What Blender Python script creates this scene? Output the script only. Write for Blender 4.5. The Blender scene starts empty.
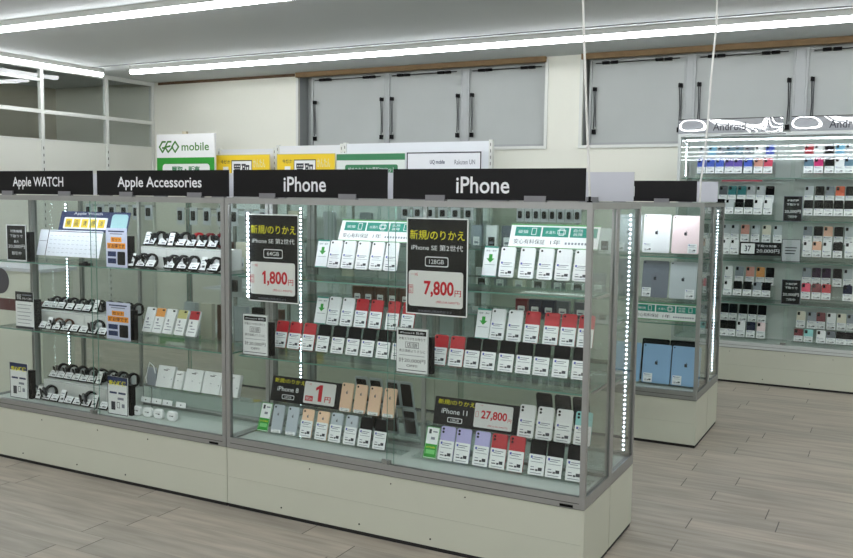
import bpy, math, random
from mathutils import Matrix, Vector
random.seed(7)
SC = bpy.context.scene
COL = SC.collection
R = math.radians

# ------------------------------------------------------------------ camera
H = 1.5125
cd = bpy.data.cameras.new('camera'); cam = bpy.data.objects.new('camera', cd); COL.objects.link(cam)
cd.sensor_fit = 'HORIZONTAL'; cd.sensor_width = 36; cd.lens = 36 * 894.04 / 853; cd.clip_start = .05; cd.clip_end = 100
YAW, PIT, ROL = .4838, .0908, .0117
fw = Vector((-math.sin(YAW), math.cos(YAW), 0)); rt = Vector((math.cos(YAW), math.sin(YAW), 0)); up = Vector((0, 0, 1))
f2 = fw * math.cos(PIT) - up * math.sin(PIT); u2 = up * math.cos(PIT) + fw * math.sin(PIT)
r3 = rt * math.cos(ROL) + u2 * math.sin(ROL); u3 = u2 * math.cos(ROL) - rt * math.sin(ROL)
cam.matrix_world = Matrix(((r3.x, u3.x, -f2.x, 0), (r3.y, u3.y, -f2.y, 0), (r3.z, u3.z, -f2.z, H), (0, 0, 0, 1)))
SC.camera = cam

# ------------------------------------------------------------------ world, exposure
w = bpy.data.worlds.new('world'); SC.world = w; w.use_nodes = True
w.node_tree.nodes['Background'].inputs[0].default_value = (.5, .55, .6, 1)
w.node_tree.nodes['Background'].inputs[1].default_value = .05
SC.view_settings.view_transform = 'Standard'; SC.view_settings.look = 'None'
SC.view_settings.gamma = 1; SC.view_settings.use_curve_mapping = False
SC.view_settings.exposure = 0.0
TUBE = 22.5      # ceiling light strength
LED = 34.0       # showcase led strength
SC.cycles.transparent_max_bounces = 64
SC.cycles.max_bounces = 8; SC.cycles.diffuse_bounces = 4; SC.cycles.glossy_bounces = 4
SC.cycles.sample_clamp_indirect = 6
SC.cycles.caustics_reflective = False; SC.cycles.caustics_refractive = False

# ------------------------------------------------------------------ materials
def lin(c):
    return tuple(((x / 255) / 12.92 if x / 255 <= .04045 else ((x / 255 + .055) / 1.055) ** 2.4) for x in c) + (1,)
MATS = {}
def mat(name, rgb, rough=.6, metal=0, spec=.4, noise=0, nscale=8, bump=0, coat=0):
    if name in MATS: return MATS[name]
    m = bpy.data.materials.new(name); m.use_nodes = True; nt = m.node_tree; b = nt.nodes['Principled BSDF']
    b.inputs['Base Color'].default_value = lin(rgb); b.inputs['Roughness'].default_value = rough
    b.inputs['Metallic'].default_value = metal; b.inputs['Specular IOR Level'].default_value = spec
    if coat: b.inputs['Coat Weight'].default_value = coat; b.inputs['Coat Roughness'].default_value = .05
    if noise or bump:
        tc = nt.nodes.new('ShaderNodeTexCoord'); n = nt.nodes.new('ShaderNodeTexNoise'); n.inputs['Scale'].default_value = nscale
        n.inputs['Detail'].default_value = 4
        nt.links.new(tc.outputs['Object'], n.inputs['Vector'])
        if noise:
            mx = nt.nodes.new('ShaderNodeMix'); mx.data_type = 'RGBA'
            c = lin(rgb); mx.inputs[6].default_value = tuple(x * (1 - noise) for x in c[:3]) + (1,)
            mx.inputs[7].default_value = tuple(min(1, x * (1 + noise)) for x in c[:3]) + (1,)
            nt.links.new(n.outputs['Fac'], mx.inputs[0]); nt.links.new(mx.outputs[2], b.inputs['Base Color'])
        if bump:
            bp = nt.nodes.new('ShaderNodeBump'); bp.inputs['Strength'].default_value = bump; bp.inputs['Distance'].default_value = .02 if not coat else .045
            nt.links.new(n.outputs['Fac'], bp.inputs['Height']); nt.links.new(bp.outputs[0], b.inputs['Normal'])
            if coat: nt.links.new(bp.outputs[0], b.inputs['Coat Normal']); nt.links.remove(b.inputs['Normal'].links[0]); b.inputs['Coat Roughness'].default_value = .02; b.inputs['Coat IOR'].default_value = 2.6; n.inputs['Detail'].default_value = 0
    MATS[name] = m; return m
def glass(name, tint, ior=1.45, base=1.0):
    m = bpy.data.materials.new(name); m.use_nodes = True; nt = m.node_tree; nt.nodes.clear()
    o = nt.nodes.new('ShaderNodeOutputMaterial'); mx = nt.nodes.new('ShaderNodeMixShader'); fr = nt.nodes.new('ShaderNodeFresnel')
    t = nt.nodes.new('ShaderNodeBsdfTransparent'); g = nt.nodes.new('ShaderNodeBsdfGlossy')
    # use |N.I| so both faces of the pane reflect alike
    ge = nt.nodes.new('ShaderNodeNewGeometry')
    fr.inputs['IOR'].default_value = ior; t.inputs['Color'].default_value = tint; g.inputs['Roughness'].default_value = 0.0
    inv = nt.nodes.new('ShaderNodeVectorMath'); inv.operation = 'SCALE'
    ma = nt.nodes.new('ShaderNodeMath'); ma.operation = 'MULTIPLY_ADD'; ma.inputs[1].default_value = -1 + 0; ma.inputs[2].default_value = 1
    lw = nt.nodes.new('ShaderNodeLayerWeight')
    # Schlick: F = .04 + .96*(1-cos)^5 ; facing output with blend .5 is 1-|cos|
    lw.inputs['Blend'].default_value = .5
    p = nt.nodes.new('ShaderNodeMath'); p.operation = 'POWER'; p.inputs[1].default_value = 5
    q = nt.nodes.new('ShaderNodeMath'); q.operation = 'MULTIPLY_ADD'; q.inputs[1].default_value = .96; q.inputs[2].default_value = .026 * base
    nt.links.new(lw.outputs['Facing'], p.inputs[0]); nt.links.new(p.outputs[0], q.inputs[0])
    nt.links.new(q.outputs[0], mx.inputs[0]); nt.links.new(t.outputs[0], mx.inputs[1]); nt.links.new(g.outputs[0], mx.inputs[2])
    nt.links.new(mx.outputs[0], o.inputs[0])
    for n in (fr, ge, inv, ma): nt.nodes.remove(n)
    MATS[name] = m; return m
def emit(name, rgb, s):
    m = bpy.data.materials.new(name); m.use_nodes = True; nt = m.node_tree; nt.nodes.clear()
    o = nt.nodes.new('ShaderNodeOutputMaterial'); e = nt.nodes.new('ShaderNodeEmission')
    e.inputs[0].default_value = lin(rgb); e.inputs[1].default_value = s; nt.links.new(e.outputs[0], o.inputs[0])
    MATS[name] = m; return m

GLASS = glass('showcase glass', (.968, .985, .976, 1))
GLASSR = glass('rear pane glass', (.915, .94, .928, 1))
SHELFG = glass('shelf glass', (.945, .975, .962, 1))
ACRYL = glass('clear acrylic', (.975, .985, .98, 1))
EDGE = mat('green glass edge', (96, 140, 126), .25, spec=.6)
ALU = mat('brushed aluminium', (156, 157, 155), .42, .55, noise=.05, nscale=30)
ALUD = mat('dull aluminium', (142, 145, 141), .5, .45, noise=.05, nscale=30)
PLINTH = mat('cream laminate plinth', (194, 197, 182), .45, noise=.05, nscale=3)
DECK = mat('pale deck board', (190, 198, 192), .5, noise=.03)
DARK = mat('dark gap', (28, 28, 28), .7)
BLACK = mat('matt black', (10, 10, 11), .6, spec=.1)
BLKSIGN = mat('black sign print', (14, 13, 15), .4, spec=.2)
WHITE = mat('white card', (236, 238, 238), .55)
LAV = mat('grey white plastic', (200, 202, 210), .5)
TXTW = mat('white ink', (225, 227, 230), .6)
YEL = mat('yellow ink', (236, 226, 30), .6)
RED = mat('red ink', (196, 24, 40), .6)
TEAL = mat('teal green print', (34, 138, 120), .6)
GREEN = mat('green print', (44, 150, 50), .6)
DKGREEN = mat('dark green print', (60, 128, 88), .6)
INK = mat('dark ink', (52, 54, 62), .6)
GINK = mat('grey ink', (128, 132, 144), .6)
BINK = mat('blue ink', (72, 82, 170), .6)
NAVY = mat('navy print', (30, 44, 88), .6)
ORANGE = mat('orange print', (238, 150, 30), .6)
YPRINT = mat('yellow print', (238, 204, 44), .55)
ROOMW = mat('off white wall paint', (226, 227, 216), .8, noise=.025, nscale=1.5)
CEIL = mat('grey ceiling board', (198, 203, 203), .85, noise=.02, nscale=2)
PANEL = mat('white partition panel', (216, 218, 210), .6)
FRAMEW = mat('white painted frame', (214, 217, 212), .5)
SASH = mat('grey window panel', (170, 175, 173), .55, noise=.08, nscale=2.2)
WFRAME = mat('window aluminium', (160, 164, 164), .5, .2, noise=.06)
WOOD = mat('bare wood batten', (128, 104, 72), .7, noise=.2, nscale=12)
CABLE = mat('white cable sheath', (222, 222, 218), .5)
TUBEM = emit('tube diffuser', (250, 252, 255), TUBE)
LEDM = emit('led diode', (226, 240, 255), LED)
LEDT = emit('bright led diode', (236, 245, 255), LED * 5.6)
CLIP = mat('clear plastic clip', (124, 124, 128), .3)
MAROON = mat('maroon band', (84, 26, 34), .5)

PH = {  # phone and print colours
 'white': (232, 233, 234), 'silver': (178, 186, 194), 'gold': (232, 196, 164), 'red': (178, 18, 34), 'black': (10, 10, 12),
 'purple': (176, 170, 216), 'aqua': (140, 206, 204), 'dark grey': (84, 90, 98), 'teal': (28, 124, 128), 'light grey': (184, 190, 194),
 'grey': (130, 138, 146), 'peach': (226, 176, 148), 'orange': (224, 96, 52), 'dark purple': (52, 34, 60), 'pink': (216, 64, 96),
 'magenta': (204, 28, 110), 'light blue': (112, 176, 208), 'blue': (54, 84, 188), 'blue grey': (92, 126, 146), 'violet': (92, 70, 160),
 'dark red': (112, 18, 30), 'navy': (30, 36, 60), 'pale pink': (236, 214, 216), 'sky blue': (142, 178, 214), 'space grey': (112, 116, 126),
 'amber': (222, 150, 70), 'salmon': (206, 140, 124), 'brown': (92, 62, 46), 'cream': (220, 214, 196), 'olive': (190, 186, 120)}
def pm(c): return mat(c + ' finish', PH[c], .35 if max(PH[c]) > 70 else .6, spec=.5 if max(PH[c]) > 70 else .08)

# ------------------------------------------------------------------ mesh builder
class MB:
    def __init__(s): s.v = []; s.f = []; s.m = []; s.mats = []
    def mi(s, m):
        if m not in s.mats: s.mats.append(m)
        return s.mats.index(m)
    def box(s, x0, x1, y0, y1, z0, z1, m, edge=None, T=None):
        """edge: material for the four narrow faces of a thin pane"""
        n = len(s.v); P = [(x, y, z) for z in (z0, z1) for y in (y0, y1) for x in (x0, x1)]
        if T: P = [tuple(T @ Vector(p)) for p in P]
        s.v += P; F = [((0, 2, 3, 1), 2), ((4, 5, 7, 6), 2), ((0, 1, 5, 4), 1), ((2, 6, 7, 3), 1), ((0, 4, 6, 2), 0), ((1, 3, 7, 5), 0)]
        d = (abs(x1 - x0), abs(y1 - y0), abs(z1 - z0)); thin = d.index(min(d)); a = s.mi(m); b = s.mi(edge) if edge else a
        for f, ax in F: s.f.append(tuple(n + i for i in f)); s.m.append(a if ax == thin else b)
        return s
    def prism(s, pts, y0, y1, m, side=None, T=None, bev=0):
        """outline pts (x,z) counter-clockwise seen from -Y, from y0 (front) to y1; bev insets both rims"""
        k = len(pts); n = len(s.v); a = s.mi(m); b = s.mi(side) if side else a
        cx = sum(p[0] for p in pts) / k; cz = sum(p[1] for p in pts) / k
        w_ = max(p[0] for p in pts) - min(p[0] for p in pts); h_ = max(p[1] for p in pts) - min(p[1] for p in pts)
        def ring(y, ins):
            fx = 1 - 2 * ins / max(w_, 1e-6); fz = 1 - 2 * ins / max(h_, 1e-6)
            return [(cx + (x - cx) * fx, y, cz + (z - cz) * fz) for x, z in pts]
        rings = [ring(y0, bev), ring(y0 + bev, 0), ring(y1 - bev, 0), ring(y1, bev)] if bev else [ring(y0, 0), ring(y1, 0)]
        for r in rings: s.v += [tuple(T @ Vector(p)) for p in r] if T else r
        s.f.append(tuple(n + i for i in range(k))); s.m.append(a)
        L = len(rings)
        s.f.append(tuple(n + (L - 1) * k + i for i in reversed(range(k)))); s.m.append(a)
        for j in range(L - 1):
            for i in range(k):
                i2 = (i + 1) % k; s.f.append((n + j * k + i, n + (j + 1) * k + i, n + (j + 1) * k + i2, n + j * k + i2)); s.m.append(b)
        return s
    def rplate(s, x0, x1, z0, z1, y0, y1, r, m, seg=4, T=None, bev=0, side=None):
        pts = []
        for cx, cz, a0 in ((x1 - r, z0 + r, -90), (x1 - r, z1 - r, 0), (x0 + r, z1 - r, 90), (x0 + r, z0 + r, 180)):
            for i in range(seg + 1):
                a = R(a0 + 90 * i / seg); pts.append((cx + r * math.cos(a), cz + r * math.sin(a)))
        return s.prism(pts, y0, y1, m, side, T, bev)
    def quad(s, x0, x1, z0, z1, y, m):
        n = len(s.v); s.v += [(x0, y, z0), (x1, y, z0), (x1, y, z1), (x0, y, z1)]; s.f.append((n, n + 1, n + 2, n + 3)); s.m.append(s.mi(m)); return s
    def frame(s, x0, x1, z0, z1, y, t, m):
        s.quad(x0, x1, z0, z0 + t, y, m); s.quad(x0, x1, z1 - t, z1, y, m); s.quad(x0, x0 + t, z0, z1, y, m); s.quad(x1 - t, x1, z0, z1, y, m); return s
    def cyl(s, c, r, a, b, axis, m, seg=16, r2=None):
        n = len(s.v); r2 = r if r2 is None else r2
        for h, rr in ((a, r), (b, r2)):
            for i in range(seg):
                t = 2 * math.pi * i / seg; p = [0, 0, 0]; o = [j for j in range(3) if j != axis]
                p[o[0]] = c[0] + rr * math.cos(t); p[o[1]] = c[1] + rr * math.sin(t); p[axis] = h; s.v.append(tuple(p))
        k = s.mi(m); s.f.append(tuple(range(n, n + seg))); s.m.append(k); s.f.append(tuple(range(n + seg, n + 2 * seg))); s.m.append(k)
        for i in range(seg): j = (i + 1) % seg; s.f.append((n + i, n + j, n + seg + j, n + seg + i)); s.m.append(k)
        return s
    def tube(s, pts, r, m, seg=8):
        pts = [Vector(p) for p in pts]; n = len(s.v); k = s.mi(m)
        for i, p in enumerate(pts):
            d = (pts[min(i + 1, len(pts) - 1)] - pts[max(i - 1, 0)]).normalized()
            a = d.cross(Vector((0, 0, 1)) if abs(d.z) < .9 else Vector((1, 0, 0))).normalized(); b = d.cross(a)
            for j in range(seg): t = 2 * math.pi * j / seg; s.v.append(tuple(p + a * r * math.cos(t) + b * r * math.sin(t)))
        for i in range(len(pts) - 1):
            for j in range(seg): j2 = (j + 1) % seg; s.f.append((n + i * seg + j, n + i * seg + j2, n + (i + 1) * seg + j2, n + (i + 1) * seg + j)); s.m.append(k)
        s.f.append(tuple(range(n, n + seg))); s.m.append(k); e = n + (len(pts) - 1) * seg; s.f.append(tuple(range(e, e + seg))); s.m.append(k)
        return s
    def text(s, st, x0, x1, z0, z1, y, m, bold=0):
        vs, fs = glyphs(st, bold); n = len(s.v)
        s.v += [(x0 + u * (x1 - x0), y, z0 + v * (z1 - z0)) for u, v in vs]
        k = s.mi(m)
        for f in fs: s.f.append(tuple(n + i for i in f)); s.m.append(k)
        return s
    def one(s, x0, x1, z0, z1, y, m):
        w, h = x1 - x0, z1 - z0
        pts = [(.42, 0), (.86, 0), (.86, 1), (.55, 1), (.08, .82), (.08, .64), (.42, .74)]
        n = len(s.v); s.v += [(x0 + a * w, y, z0 + b * h) for a, b in pts]; s.f += [(n, n + 1, n + 2, n + 3, n + 6), (n + 3, n + 4, n + 5, n + 6)]; s.m += [s.mi(m)] * 2
        return s
    def mesh(s, name):
        me = bpy.data.meshes.new(name); me.from_pydata(s.v, [], s.f)
        for m in s.mats: me.materials.append(m)
        me.polygons.foreach_set('material_index', s.m); me.update()
        import bmesh
        b = bmesh.new(); b.from_mesh(me); bmesh.ops.recalc_face_normals(b, faces=b.faces) if False else None; b.free()
        return me
    def build(s, name, parent=None, loc=None):
        return link(name, s.mesh(name), parent, loc)
_G = {}
def glyphs(st, bold=0):
    """outline of a piece of lettering as vertices in the unit square and faces"""
    key = (st, bold)
    if key in _G: return _G[key]
    cu = bpy.data.curves.new('t', 'FONT'); cu.body = st; cu.size = 1; cu.resolution_u = 3; cu.offset = bold
    o = bpy.data.objects.new('t', cu); COL.objects.link(o); bpy.context.view_layer.update()
    dg = bpy.context.evaluated_depsgraph_get(); me = bpy.data.meshes.new_from_object(o.evaluated_get(dg))
    vs = [(v.co.x, v.co.y) for v in me.vertices]; fs = [tuple(p.vertices) for p in me.polygons]
    bpy.data.objects.remove(o); bpy.data.curves.remove(cu); bpy.data.meshes.remove(me)
    if not vs: vs = [(0, 0), (1, 0), (1, 1)]; fs = []
    a = min(v[0] for v in vs); b = max(v[0] for v in vs); c = min(v[1] for v in vs); d = max(v[1] for v in vs)
    out = ([((v[0] - a) / max(b - a, 1e-6), (v[1] - c) / max(d - c, 1e-6)) for v in vs], fs); _G[key] = out; return out
def link(name, me, parent=None, loc=None, rot=None):
    o = bpy.data.objects.new(name, me); COL.objects.link(o)
    if parent: o.parent = parent
    if loc: o.location = loc
    if rot: o.rotation_euler = rot
    return o
def tag(o, label, cat, group=None, kind=None):
    o['label'] = label; o['category'] = cat
    if group: o['group'] = group
    if kind: o['kind'] = kind
    return o
def empty(name, loc=(0, 0, 0), lean=0, rz=0):
    o = bpy.data.objects.new(name, None); COL.objects.link(o); o.location = loc; o.rotation_euler = (R(-lean), 0, R(rz)); o.empty_display_size = .05
    return o
def struct(name, mb):
    o = mb.build(name); o['kind'] = 'structure'; return o
KIDS = {}
def copy_tree(o, parent=None):
    c = o.copy(); COL.objects.link(c)
    if parent: c.parent = parent
    KIDS[c.name] = []
    for ch in list(KIDS.get(o.name, [])): KIDS[c.name].append(copy_tree(ch, c))
    return c
def reg(root):      # remember the parts of a thing once, for copying
    KIDS[root.name] = [x for x in root.children]
    for x in root.children: reg(x)
    return root
ORD = ['first', 'second', 'third', 'fourth', 'fifth', 'sixth', 'seventh', 'eighth', 'ninth', 'tenth', 'eleventh']

# ------------------------------------------------------------------ room shell
WY = 8.2; CZ = 2.862
def floor_mat():
    m = bpy.data.materials.new('vinyl plank floor'); m.use_nodes = True; nt = m.node_tree; b = nt.nodes['Principled BSDF']; L = nt.links.new
    def N(t, **k):
        n = nt.nodes.new(t)
        for a, v in k.items(): setattr(n, a, v)
        return n
    def math_(op, x, y=None):
        n = N('ShaderNodeMath', operation=op)
        for i, v in ((0, x), (1, y)):
            if v is None: continue
            if isinstance(v, (int, float)): n.inputs[i].default_value = v
            else: L(v, n.inputs[i])
        return n.outputs[0]
    PW, PL = .155, 1.0
    tc = N('ShaderNodeTexCoord'); sp = N('ShaderNodeSeparateXYZ'); L(tc.outputs['Object'], sp.inputs[0])
    v = math_('DIVIDE', math_('ADD', sp.outputs[1], .06), PW); row = math_('FLOOR', v); fv = math_('FRACT', v)
    wn = N('ShaderNodeTexWhiteNoise', noise_dimensions='1D'); L(row, wn.inputs['W'])
    u = math_('ADD', math_('DIVIDE', sp.outputs[0], PL), math_('MULTIPLY', wn.outputs['Value'], 7.3)); fu = math_('FRACT', u); col = math_('FLOOR', u)
    wn2 = N('ShaderNodeTexWhiteNoise', noise_dimensions='2D'); cb = N('ShaderNodeCombineXYZ'); L(col, cb.inputs[0]); L(row, cb.inputs[1]); L(cb.outputs[0], wn2.inputs['Vector'])
    base = N('ShaderNodeMix', data_type='RGBA'); base.inputs[6].default_value = lin((172, 163, 150)); base.inputs[7].default_value = lin((158, 151, 140)); L(wn2.outputs['Value'], base.inputs[0])
    mp = N('ShaderNodeMapping'); mp.inputs['Scale'].default_value = (1.0, 9, 1); no = N('ShaderNodeTexNoise'); no.inputs['Scale'].default_value = 2.6; no.inputs['Detail'].default_value = 6
    off = N('ShaderNodeCombineXYZ'); L(math_('MULTIPLY', wn2.outputs['Value'], 40), off.inputs[2]); ad = N('ShaderNodeVectorMath', operation='ADD'); L(tc.outputs['Object'], ad.inputs[0]); L(off.outputs[0], ad.inputs[1])
    L(ad.outputs[0], mp.inputs['Vector']); L(mp.outputs[0], no.inputs['Vector'])
    cr = N('ShaderNodeMapRange'); cr.inputs[1].default_value = .32; cr.inputs[2].default_value = .68; cr.inputs[3].default_value = .78; cr.inputs[4].default_value = 1.16; L(no.outputs['Fac'], cr.inputs[0])
    mx = N('ShaderNodeMix', data_type='RGBA', blend_type='MULTIPLY'); mx.inputs[0].default_value = 1; L(base.outputs[2], mx.inputs[6]); L(cr.outputs[0], mx.inputs[7])
    j = math_('MAXIMUM', math_('LESS_THAN', fu, .0045), math_('MULTIPLY', math_('LESS_THAN', fv, .013), .45))
    fin = N('ShaderNodeMix', data_type='RGBA'); L(j, fin.inputs[0]); L(mx.outputs[2], fin.inputs[6]); fin.inputs[7].default_value = lin((66, 62, 58)); L(fin.outputs[2], b.inputs['Base Color'])
    b.inputs['Roughness'].default_value = .36; b.inputs['Specular IOR Level'].default_value = .35
    return m
FLOOR = floor_mat()
struct('floor', MB().box(-12, 9, -16, WY + .3, -.1, 0, FLOOR))
struct('ceiling', MB().box(-12, 9, -16, WY + .3, CZ, CZ + .1, CEIL))
struct('trim_1', MB().box(-8, 9, 6.93, 6.945, CZ - .006, CZ, mat('ceiling joint', (110, 114, 116), .8)))
# back wall with two window recesses
RB, RT = 2.02, 2.84
A0, A1, B0, B1 = -5.93, -3.05, -2.675, 1.2
bw = MB()
bw.box(-12, 9, WY, WY + .02, 0, RB, ROOMW); bw.box(-12, A0, WY, WY + .02, RB, CZ, ROOMW); bw.box(A1, B0, WY, WY + .02, RB, CZ, ROOMW); bw.box(B1, 9, WY, WY + .02, RB, CZ, ROOMW)
bw.box(A0, A1, WY, WY + .02, RT, CZ, ROOMW); bw.box(B0, B1, WY, WY + .02, RT, CZ, ROOMW)
for a, b in ((A0, A1), (B0, B1)):
    bw.box(a, b, WY + .18, WY + .25, RB, RT, WFRAME); bw.box(a - .02, a, WY + .02, WY + .25, RB, RT, WFRAME); bw.box(b, b + .02, WY + .02, WY + .25, RB, RT, WFRAME)
    bw.box(a, b, WY + .02, WY + .25, RB - .02, RB, WFRAME); bw.box(a, b, WY + .02, WY + .25, RT, RT + .02, WFRAME)
struct('wall_back', bw)
struct('wall_front', MB().box(-12, 9, -16.1, -16, 0, CZ, ROOMW))
struct('wall_right', MB().box(9, 9.1, -16, WY, 0, CZ, ROOMW))
struct('wall_left', MB().box(-8.14, -8.08, -16, -1.0, 0, CZ, ROOMW))
struct('wall_far_left', MB().box(-12.1, -12, -16, WY, 0, CZ, ROOMW))
struct('trim_2', MB().box(A0 - .01, A1 + .01, WY - .05, WY - .001, RT - .03, CZ - .001, WOOD).box(B0 - .01, B1, WY - .05, WY - .001, RT - .03, CZ - .001, WOOD))
struct('trim_3', MB().box(-8.0, A0 - .05, WY - .012, WY - .001, CZ - .035, CZ - .004, mat('dark batten', (96, 76, 56), .8, noise=.2)))
tr = MB()
for a, b in ((A0, A1), (B0, B1)):
    tr.box(a - .03, b + .03, WY - .02, WY, RB - .028, RB, FRAMEW); tr.box(a - .03, a, WY - .014, WY, RB, RT, FRAMEW); tr.box(b, b + .03, WY - .014, WY, RB, RT, FRAMEW)
struct('trim_4', tr)
# six top-hung window sashes with stays
STAY = mat('dark stay metal', (62, 64, 66), .4, .5)
def window(n, x0, x1, crack=False):
    z0, z1, y = RB + .005, RT - .01, WY + .10
    root = empty('window_%d' % n, (x0, y, z0)); root['kind'] = 'structure'; W = x1 - x0; h = z1 - z0
    f = MB(); t = .022
    f.box(0, W, -.02, .03, 0, t, WFRAME).box(0, W, -.02, .03, h - t, h, WFRAME).box(0, t, -.02, .03, t, h - t, WFRAME).box(W - t, W, -.02, .03, t, h - t, WFRAME)
    f.build('window_frame', root)
    p = MB().box(t, W - t, -.004, .006, t, h - t, SASH)
    p.build('window_panel', root)
    for sx in ((.052,) if n == 3 else (.052, W - .052)):
        s = MB(); s.tube([(sx, -.03, .15), (sx + .008, -.04, .32), (sx, -.045, .54)], .0055, STAY); s.tube([(sx + .018, -.03, .17), (sx + .018, -.045, .52)], .004, STAY)
        s.box(sx - .012, sx + .022, -.045, -.018, .10, .145, BLACK).box(sx - .01, sx + .022, -.05, -.018, .5, .535, BLACK)
        s.build('stay_arm', root)
    hg = MB(); hg.tube([(.06, -.035, h - .05), (W - .06, -.035, h - .045)], .004, BLACK)
    for hx in (.16, .24, W - .24, W - .16): hg.box(hx - .035, hx + .03, -.05, -.018, h - .06, h - .035, BLACK)
    hg.build('hinge', root)
xs_ = [(-5.82, -4.86), (-4.84, -3.965), (-3.91, -3.055), (-2.64, -1.745), (-1.685, -.835), (-.755, .12)]
for i, (a, b) in enumerate(xs_): window(i + 1, a, b)
struct('trim_5', MB().box(-4.859, -4.841, WY + .08, WY + .15, RB, RT, WFRAME).box(-3.964, -3.911, WY + .08, WY + .15, RB, RT, WFRAME).box(-1.744, -1.686, WY + .08, WY + .15, RB, RT, WFRAME).box(-.834, -.756, WY + .08, WY + .15, RB, RT, WFRAME))
# left partition with glazed upper part, and the room beyond it
PX = -8.08
struct('partition_panel', MB().box(PX - .03, PX, -1, WY, 0, 2.08, PANEL))
pf = MB()
for y in (8.17, 7.46, 6.58, 5.7, 4.8, 3.9, 3.0, 2.1, 1.2, .3, -.6): pf.box(PX - .035, PX + .012, y - .02, y + .02, 0 if y < 8 else 0, CZ - .002, FRAMEW)
pf.box(PX - .03, PX + .01, -1, WY, 2.355, 2.395, FRAMEW).box(PX - .03, PX + .01, -1, WY, CZ - .05, CZ - .002, FRAMEW).box(PX - .03, PX + .005, -1, WY, 2.07, 2.085, FRAMEW)
pf.box(PX - .03, PX + .008, -1, 6.58, 2.69, 2.72, FRAMEW)
for y in (7.46, 6.58, 5.7):
    for k in range(26): pf.box(PX + .012, PX + .014, y - .004, y + .004, .1 + k * .075, .13 + k * .075, DARK)
o = struct('partition_frame', pf)
struct('window_7', MB().box(PX - .015, PX - .01, -1, WY, 2.08, CZ - .03, GLASS))
struct('wall_inner', MB().box(-9.9, -9.8, 7.0, WY, 0, CZ, mat('inner wall', (190, 186, 170), .8)).box(-11.9, -9.9, 7.0, 7.1, 0, CZ, mat('inner wall', (190, 186, 170), .8)))

# ------------------------------------------------------------------ ceiling light bars
def bar(x0, x1, y, axis='x'):
    L = x1 - x0; root = empty('ceiling_light', (x0, y, CZ)) if axis == 'x' else empty('ceiling_light', (y, x0, CZ), rz=90)
    MB().box(0, L, -.03, .03, -.045, -.0005, FRAMEW).build('housing', root)
    m = MB(); pts = [(-.027, -.045), (-.028, -.06), (-.018, -.078), (0, -.085), (.018, -.078), (.028, -.06), (.027, -.045)]
    T = Matrix(((0, 1, 0, 0), (1, 0, 0, 0), (0, 0, 1, 0), (0, 0, 0, 1)))
    m.prism([(a, b) for a, b in pts], .001, L - .001, TUBEM, None, T, bev=.001)
    m.build('diffuser', root)
    return root
rows = [7.07, 4.83, 2.49, .2, -2.1, -4.4, -6.7, -9.0, -11.3, -13.6]
rn = ['row nearest the windows', 'second row from the windows', 'third row from the windows', 'fourth row from the windows'] + ['row %s from the windows' % s for s in ('five', 'six', 'seven', 'eight', 'nine', 'ten')]
for i, y in enumerate(rows):
    x = -7.28
    segs = 4 if i < 4 else 3
    n = 5
    for k in range(n):
        Ls = 2.95
        b = bar(x, x + Ls, y); x += Ls
        tag(b, 'white ceiling light bar, %s along from the partition, %s' % (ORD[k], rn[i]), 'ceiling light', 'white light bars across the ceiling')
for k in range(2):
    tag(bar(7.09 - 2.95 * (k + 1), 7.09 - 2.95 * k, -7.74, 'y'), 'white ceiling light bar running along the partition, %s the windows' % ('end nearest' if k == 0 else 'end away from'), 'ceiling light', 'white light bars along the partition')
for (x, y) in ((-5.98, 4.98),):
    tag(MB().cyl((x, y), .06, CZ - .025, CZ, 2, WHITE, 20, .07).build('smoke_detector'), 'round white smoke detector on the ceiling beside the light bar', 'smoke detector')

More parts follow.
